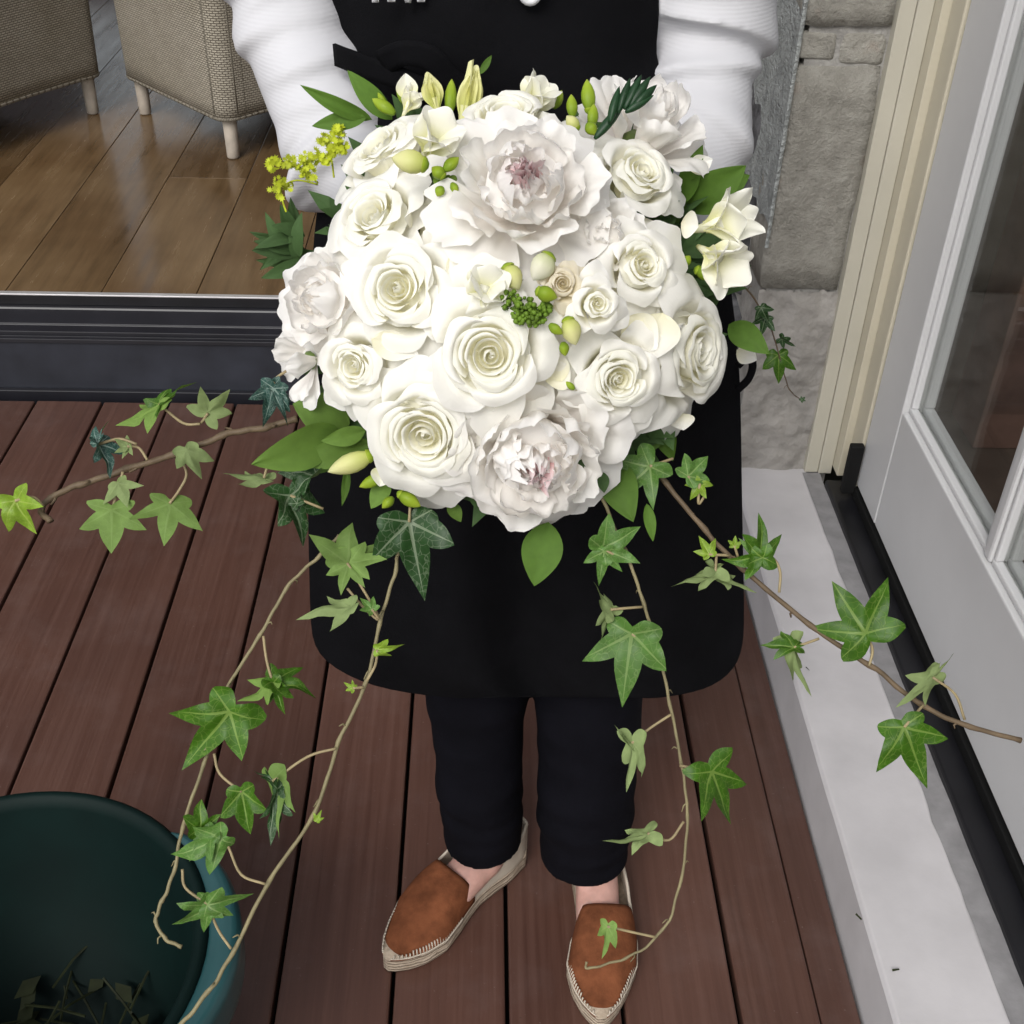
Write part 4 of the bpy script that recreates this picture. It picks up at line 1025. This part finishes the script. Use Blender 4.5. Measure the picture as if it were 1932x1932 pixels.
# loose cup petals between the flowers
def petal_at(bx, by, tx, ty, w, d, mat='freesia', roll=0, bend=-.5, cup=.5):
    A, B = D(bx, by, d), D(tx, ty, d); 
    o = leaf(bx, by, tx, ty, w, mat, d, 0.0, roll, bend, cup, 'petal', .05); return o
petal_at(726, 880, 716, 918, 48, .905); petal_at(1390, 660, 1428, 680, 40, 1.0, 'rose'); petal_at(860, 470, 895, 560, 70, .84, 'rose'); petal_at(770, 190, 765, 138, 44, .925)
petal_at(1180, 600, 1240, 660, 80, .85, 'rose'); petal_at(1250, 590, 1230, 680, 90, .85, 'rose'); petal_at(1285, 780, 1290, 812, 50, .92, 'rose'); petal_at(870, 560, 840, 650, 60, .83, 'rose'); petal_at(1060, 720, 1040, 660, 50, .84, 'rose')
petal_at(1285, 420, 1318, 428, 55, .88, 'rose'); petal_at(1030, 720, 1075, 690, 70, .84, 'rose'); petal_at(700, 640, 790, 668, 60, .85, 'rose'); petal_at(1300, 320, 1345, 300, 40, .93, 'rose')
# lady's mantle sprays and the green cluster
def florets(name, pts, size, n, mat, d, seed, label=None, star=True, stem=None):
    r = random.Random(seed); mb = MB()
    for (x, y, rad) in pts:
        for i in range(n if not star else int(n*2.4)):
            a, q = r.uniform(0, 6.28), rad*(1.35 if star else 1)*math.sqrt(r.random()); c = D(x + q*math.cos(a), y + q*math.sin(a), d + r.uniform(-.006, .006))
            nr = (Vector((r.uniform(-1,1), r.uniform(-1,1), r.uniform(-1,1))) - CF*1.3).normalized(); M = frame(nr, r.uniform(0, 3)); s = size*r.uniform(.7, 1.2)
            if star:
                vs = [c]; k = 8
                for j in range(k*2):
                    w_ = 2*math.pi*j/(k*2); q_ = s*(1 if j % 2 == 0 else .5); vs.append(c + M @ Vector((q_*math.cos(w_), q_*math.sin(w_), s*.35*(j % 2 == 0))))
                mb.add(vs, [(0, 1+j, 1+(j+1) % (2*k)) for j in range(2*k)])
            else: mb.ball(c, s, None, 6, 4)
    if stem:
        for st in stem: mb.tube(curve([D(a, b, d+.006) for a, b in st], 4), .0008, 5)
    return mb.build(name, MT[mat], bq, kind='stuff', label=label)
florets('lime_florets', [(516, 310, 9), (530, 352, 17), (545, 305, 10), (568, 310, 12), (588, 298, 14), (582, 325, 12), (612, 262, 9), (615, 300, 8), (632, 262, 14), (640, 245, 8), (628, 285, 8), (645, 278, 10)], .0030, 11, 'lime_flower', .95, 5, None, True,
        [[(530, 352), (560, 340), (600, 348)], [(545, 305), (570, 320), (600, 345)], [(612, 262), (625, 300), (630, 335)], [(516, 310), (545, 312), (570, 318)], [(530, 355), (532, 375), (540, 400)]])
florets('green_cluster', [(965, 568, 20), (990, 580, 22), (1015, 590, 20), (980, 598, 14), (1030, 580, 10), (1005, 600, 16)], .0017, 55, 'moss_flower', .808, 6, None, False)
florets('green_cluster', [(845, 345, 16), (830, 338, 10)], .0026, 14, 'moss_flower', .845, 8, None, False)
# leaves
LV = [(740, 226, 655, 132, 44, 'ruscus', .955, .02), (702, 226, 566, 160, 34, 'ruscus', .96, .03), (692, 222, 588, 238, 36, 'ruscus', .955, .0), (905, 140, 928, 104, 14, 'ruscus', .93, 0),
 (1288, 385, 1326, 273, 44, 'ruscus', .95, .02), (1285, 392, 1408, 312, 84, 'ruscus', .96, .03), (1290, 395, 1415, 330, 70, 'ruscus', .975, .0), (1375, 612, 1452, 668, 54, 'ruscus', .97, .02), (1310, 420, 1260, 380, 50, 'ruscus', .96, 0), (1350, 440, 1280, 480, 60, 'ruscus_dark', .95, 0),
 (660, 800, 552, 762, 92, 'ruscus_light', .935, .02), (640, 810, 474, 876, 88, 'ruscus_light', .925, .04), (700, 835, 545, 872, 60, 'ruscus_light', .93, .02), (690, 812, 605, 832, 40, 'ruscus_light', .918, .01), (660, 850, 570, 895, 40, 'ruscus', .945, .0),
 (1035, 985, 1008, 1106, 82, 'ruscus', .91, .0), (1180, 820, 1150, 935, 60, 'ruscus_dark', .94, .0), (1240, 790, 1205, 860, 60, 'ruscus', .95, 0), (1150, 870, 1195, 985, 76, 'ruscus', .93, .02), (1130, 830, 1252, 830, 40, 'ruscus_dark', .945, 0), (1135, 890, 1140, 930, 26, 'ruscus_dark', .90, 0), (1120, 868, 1066, 888, 22, 'ruscus_dark', .875, 0), (1220, 950, 1232, 1022, 24, 'ruscus', .93, 0), (735, 905, 700, 960, 40, 'ruscus_light', .925, 0), (655, 880, 645, 955, 18, 'ruscus', .935, 0), (845, 950, 870, 985, 30, 'ruscus_light', .93, 0), (1250, 780, 1270, 870, 50, 'ruscus', .96, 0)]
for b in LV: leaf(*b[:6], d=b[6], dz=b[7], roll=random.Random(int(b[0]*3+b[1])).uniform(-25, 25))
r = random.Random(77)
for tx, ty in ((470, 437), (478, 455), (482, 490), (474, 472), (500, 400), (528, 385), (548, 372), (512, 425), (490, 510), (560, 392), (545, 440), (505, 455), (530, 410), (492, 525), (478, 470), (520, 470), (570, 400)):
    leaf(565 + r.uniform(-15, 15), 470 + r.uniform(-30, 30), tx, ty, r.uniform(24, 36), 'ruscus_dark', .99 + r.uniform(-.02, .03), .02, r.uniform(-40, 40))
# dark greenery behind the flowers
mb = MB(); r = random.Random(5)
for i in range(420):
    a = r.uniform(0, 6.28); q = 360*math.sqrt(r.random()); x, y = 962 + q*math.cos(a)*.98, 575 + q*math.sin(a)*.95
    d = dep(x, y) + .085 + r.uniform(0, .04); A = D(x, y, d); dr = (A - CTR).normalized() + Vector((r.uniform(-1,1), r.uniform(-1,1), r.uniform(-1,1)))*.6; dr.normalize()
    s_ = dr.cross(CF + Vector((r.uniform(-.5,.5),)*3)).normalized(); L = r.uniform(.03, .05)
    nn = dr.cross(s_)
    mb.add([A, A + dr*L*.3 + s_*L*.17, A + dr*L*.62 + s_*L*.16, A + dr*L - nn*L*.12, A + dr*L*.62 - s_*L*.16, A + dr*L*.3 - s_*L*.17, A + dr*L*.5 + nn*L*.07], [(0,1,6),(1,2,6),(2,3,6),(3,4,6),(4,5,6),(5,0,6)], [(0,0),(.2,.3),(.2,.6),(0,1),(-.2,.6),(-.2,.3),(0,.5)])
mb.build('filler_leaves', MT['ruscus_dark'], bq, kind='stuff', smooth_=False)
# stems bound with ribbon in the hands
hc = Vector((.022, .955, .955))
mb = MB(); r = random.Random(3)
for i in range(26):
    a, q = r.uniform(0, 6.28), math.sqrt(r.random()); M = frame(HDIR)
    e = M @ Vector((math.cos(a)*q*.022, math.sin(a)*q*.022, 0))
    top = BQ + M @ Vector((math.cos(a)*q*.09, math.sin(a)*q*.09, .01))
    mb.tube([hc + e*1.5 - HDIR*.17, hc + e - HDIR*.02, hc + e*1.1 + HDIR*.05, top], .003, 6)
mb.build('stems', MT['stem_green'], bq, kind='stuff')
mb = MB(); M = frame(HDIR); mb.loft([(hc + HDIR*k, .0265, .0265, M.col[0], M.col[1]) for k in (-.07, -.04, 0, .03, .045)], 18, False); mb.build('ribbon', MT['canvas'], bq)
#IVY
S1 = strand([(560, 790), (500, 806), (420, 822), (330, 857), (240, 885), (150, 915), (95, 940), (78, 965), (96, 984)], .93, .90, .0036, .0034)
S2 = strand([(640, 1010), (600, 1050), (540, 1112), (490, 1200), (430, 1300), (385, 1440), (345, 1560), (330, 1640), (306, 1700), (294, 1738), (312, 1770), (342, 1787)], .93, .90, .0019, .0020, 'stem_olive')
S3 = strand([(752, 1030), (746, 1075), (716, 1180), (690, 1290), (640, 1400), (590, 1540), (508, 1662), (440, 1797), (392, 1872), (335, 1940)], .92, .90, .0019, .0024, 'stem_olive')
S4 = strand([(1130, 930), (1180, 1040), (1215, 1140), (1241, 1225), (1265, 1330), (1285, 1440), (1297, 1540), (1285, 1660), (1250, 1755), (1180, 1808), (1112, 1826), (1106, 1815)], .92, .93, .0020, .0013, 'stem_olive')
S5 = strand([(1215, 850), (1255, 910), (1330, 1000), (1400, 1072), (1530, 1180), (1640, 1255), (1740, 1330), (1830, 1371), (1927, 1397)], .93, .92, .0028, .0028)
S6 = strand([(1380, 510), (1420, 560), (1455, 620), (1475, 690), (1490, 735), (1515, 757)], 1.25, 1.42, .0014, .0008)
I = [ # strand, base x,y, tip x,y, kind, w, roll, fold, under, petiole
 (S1, 186, 838, 215, 900, 'ivy_blue', .9, -50, 30, 0, [(258, 838), (225, 828)]), (S1, 184, 836, 205, 790, 'ivy_blue', .6, -40, 25, 0, None),
 (S1, 300, 762, 228, 812, 'ivy_mid', .7, 62, 10, 1, [(378, 800), (345, 798)]), (S1, 300, 762, 362, 713, 'ivy_mid', .6, -60, 10, 0, None),
 (S1, 392, 780, 432, 732, 'ivy_pale', 1.1, 15, 10, 1, [(380, 798)]), (S1, 240, 842, 215, 830, 'ivy_pale', 1.3, 20, 10, 1, [(278, 868), (262, 845)]), (S1, 240, 842, 232, 868, 'ivy_pale', .9, 20, 10, 1, None),
 (S1, 352, 850, 378, 910, 'ivy_pale', .95, -15, 10, 1, None), (S1, 222, 912, 245, 955, 'ivy_pale', 1.2, 15, 10, 1, None),
 (S1, 211, 962, 212, 1046, 'ivy_light', 1.25, 12, 6, 1, [(232, 890), (222, 925)]), (S1, 320, 950, 306, 1030, 'ivy_light', 1.25, -10, 6, 1, [(340, 862), (352, 895), (338, 925)]),
 (S1, 28, 945, 68, 1016, 'ivy_lime', .95, 20, 20, 0, [(82, 955), (62, 938)]),
 (S1, 498, 902, 412, 903, 'ivy_pale', .62, 58, 15, 1, [(508, 868)]), (S1, 516, 733, 498, 800, 'ivy_blue', 1.0, -8, 20, 0, [(540, 700), (520, 715)]), (S1, 513, 735, 548, 798, 'ivy_blue', .6, -20, 15, 0, None),
 (S2, 548, 935, 592, 1041, 'ivy_dark', .9, -35, 20, 0, [(610, 960)]), (S2, 594, 895, 526, 958, 'ivy_dark', .55, 55, 30, 0, None), (S2, 560, 950, 540, 925, 'ivy_dark', 1.0, 0, 10, 0, None),
 (S3, 772, 985, 796, 1124, 'ivy_dark', 1.05, 5, 10, 0, [(775, 930)]), (S2, 655, 1062, 663, 974, 'ivy_light', 1.25, 15, 8, 1, [(655, 1110), (690, 1150), (715, 1165)]), (S2, 655, 1065, 640, 1132, 'ivy_light', .9, -10, 8, 1, None), (S2, 660, 1060, 738, 1052, 'ivy_light', .8, 15, 8, 1, None),
 (S3, 702, 1150, 680, 1128, 'ivy_light', 1.0, 10, 10, 0, [(715, 1168)]), (S3, 660, 1140, 566, 1168, 'ivy_pale', .7, 45, 12, 1, None),
 (S2, 433, 1343, 350, 1450, 'ivy_mid', .95, -8, 8, 0, None),
 (S2, 514, 1286, 462, 1332, 'ivy_mid', .75, 50, 18, 1, [(497, 1200), (503, 1245)]), (S2, 514, 1286, 596, 1300, 'ivy_mid', .95, -42, 28, 0, None), (S2, 516, 1288, 540, 1360, 'ivy_mid', .6, 10, 20, 0, None),
 (S2, 456, 1494, 471, 1590, 'ivy_mid', .85, 18, 25, 0, [(404, 1422), (415, 1460)]),
 (S2, 376, 1566, 382, 1500, 'ivy_mid', .95, 25, 18, 0, [(352, 1555)]), (S3, 418, 1578, 326, 1622, 'ivy_light', .80, -28, 14, 0, [(500, 1668), (455, 1650), (432, 1600)]), (S3, 400, 1575, 352, 1628, 'ivy_light', .7, 20, 12, 0, None),
 (S2, 392, 1706, 483, 1690, 'ivy_light', .70, 20, 15, 0, [(344, 1640), (350, 1675)]), (S3, 394, 1712, 328, 1750, 'ivy_light', .85, -22, 15, 0, [(436, 1790), (412, 1755)]),
 (S3, 712, 1226, 759, 1222, 'ivy_lime', .75, 25, 10, 0, [(692, 1285), (708, 1255)]), (S3, 666, 1298, 650, 1288, 'ivy_lime', 1.0, 0, 8, 0, [(686, 1297)]), (S3, 598, 1548, 606, 1530, 'ivy_lime', .9, 0, 8, 0, None),
 (S3, 514, 1474, 545, 1592, 'ivy_light', .5, 45, 25, 1, [(634, 1412), (580, 1428)]), (S3, 514, 1474, 475, 1445, 'ivy_dark', .5, 40, 20, 0, None), (S3, 520, 1490, 512, 1592, 'ivy_dark', .35, -40, 20, 0, None),
 (S4, 1138, 1036, 1214, 992, 'ivy_light', .95, 10, 8, 0, [(1185, 1060)]), (S4, 1140, 1040, 1130, 1102, 'ivy_light', .95, 0, 8, 0, None), (S4, 1152, 1150, 1110, 1098, 'ivy_pale', .65, 45, 12, 1, [(1212, 1145)]), (S4, 1152, 1152, 1128, 1216, 'ivy_pale', .7, -40, 12, 1, None),
 (S4, 1192, 1196, 1172, 1334, 'ivy_light', 1.0, 4, 8, 0, [(1238, 1228)]), (S4, 1192, 1402, 1196, 1499, 'ivy_pale', .65, 35, 15, 1, [(1266, 1348), (1225, 1375)]), (S4, 1192, 1402, 1148, 1372, 'ivy_pale', .4, 50, 15, 1, None),
 (S4, 1342, 1456, 1390, 1566, 'ivy_mid', .85, -22, 16, 0, [(1282, 1444)]), (S4, 1222, 1572, 1144, 1594, 'ivy_pale', .65, 40, 18, 1, [(1290, 1550), (1262, 1585)]), (S4, 1146, 1748, 1142, 1808, 'ivy_light', .8, 30, 15, 1, [(1236, 1768), (1190, 1758)]),
 (S5, 1226, 880, 1154, 945, 'ivy_light', 1.0, 8, 10, 0, [(1270, 865)]), (S5, 1298, 898, 1341, 858, 'ivy_light', 1.15, 8, 8, 0, [(1318, 940), (1312, 918)]), (S5, 1320, 912, 1300, 945, 'ivy_lime', 1.1, 5, 8, 0, [(1330, 935), (1318, 950)]),
 (S5, 1438, 1052, 1440, 968, 'ivy_mid', .8, 22, 12, 0, [(1470, 1118), (1472, 1080), (1460, 1055)]), (S5, 1438, 1052, 1366, 1062, 'ivy_mid', .8, -22, 12, 0, None),
 (S5, 1338, 1046, 1318, 1008, 'ivy_lime', 1.0, 5, 8, 0, [(1375, 1048)]), (S5, 1386, 1030, 1388, 1008, 'ivy_lime', 1.1, 5, 8, 0, [(1392, 1050)]),
 (S5, 1350, 1078, 1264, 1112, 'ivy_pale', .62, 45, 15, 1, [(1352, 1045)]), (S5, 1352, 1078, 1420, 1124, 'ivy_pale', .5, -45, 15, 1, None),
 (S5, 1632, 1194, 1561, 1083, 'ivy_mid', 1.08, 0, 8, 0, [(1640, 1256), (1646, 1225)]), (S5, 1498, 1222, 1521, 1330, 'ivy_pale', .5, -40, 22, 1, [(1545, 1205)]), (S5, 1498, 1222, 1427, 1208, 'ivy_mid', .6, 38, 20, 0, None),
 (S5, 1760, 1278, 1690, 1334, 'ivy_pale', .6, -35, 12, 1, [(1820, 1358), (1802, 1310)]), (S5, 1760, 1278, 1799, 1232, 'ivy_pale', .4, 50, 12, 1, None),
 (S5, 1706, 1372, 1753, 1489, 'ivy_mid', 1.0, -6, 10, 0, [(1742, 1330)]),
 (S6, 1436, 580, 1452, 612, 'ivy_dark', 1.0, 0, 10, 0, None), (S6, 1445, 600, 1432, 638, 'ivy_dark', 1.0, 10, 10, 0, None), (S6, 1468, 670, 1472, 725, 'ivy_mid', 1.0, -10, 10, 0, None), (S6, 1475, 640, 1500, 655, 'ivy_dark', .9, 30, 10, 0, None), (S6, 1512, 755, 1520, 748, 'ivy_dark', 1.0, 0, 10, 0, None)]
DEP = {S1: (.93, .90, 0), S2: (.93, .90, 1), S3: (.92, .90, 1), S4: (.92, .93, 1), S5: (.93, .92, 1), S6: (1.25, 1.42, 1)}
for q in I:
    S = q[0]; d0, d1, _ = DEP[S]
    k = {S1: (560 - q[1])/480, S2: (q[2]-1010)/780, S3: (q[2]-1030)/900, S4: (q[2]-930)/900, S5: (q[1]-1215)/700, S6: (q[2]-510)/250}[S]
    ivy_leaf(q[1], q[2], q[3], q[4], q[5], q[6], q[7], q[8], lerp(d0, d1, max(0, min(1, k))) - .012, 0.0, bool(q[9]), q[10], S)
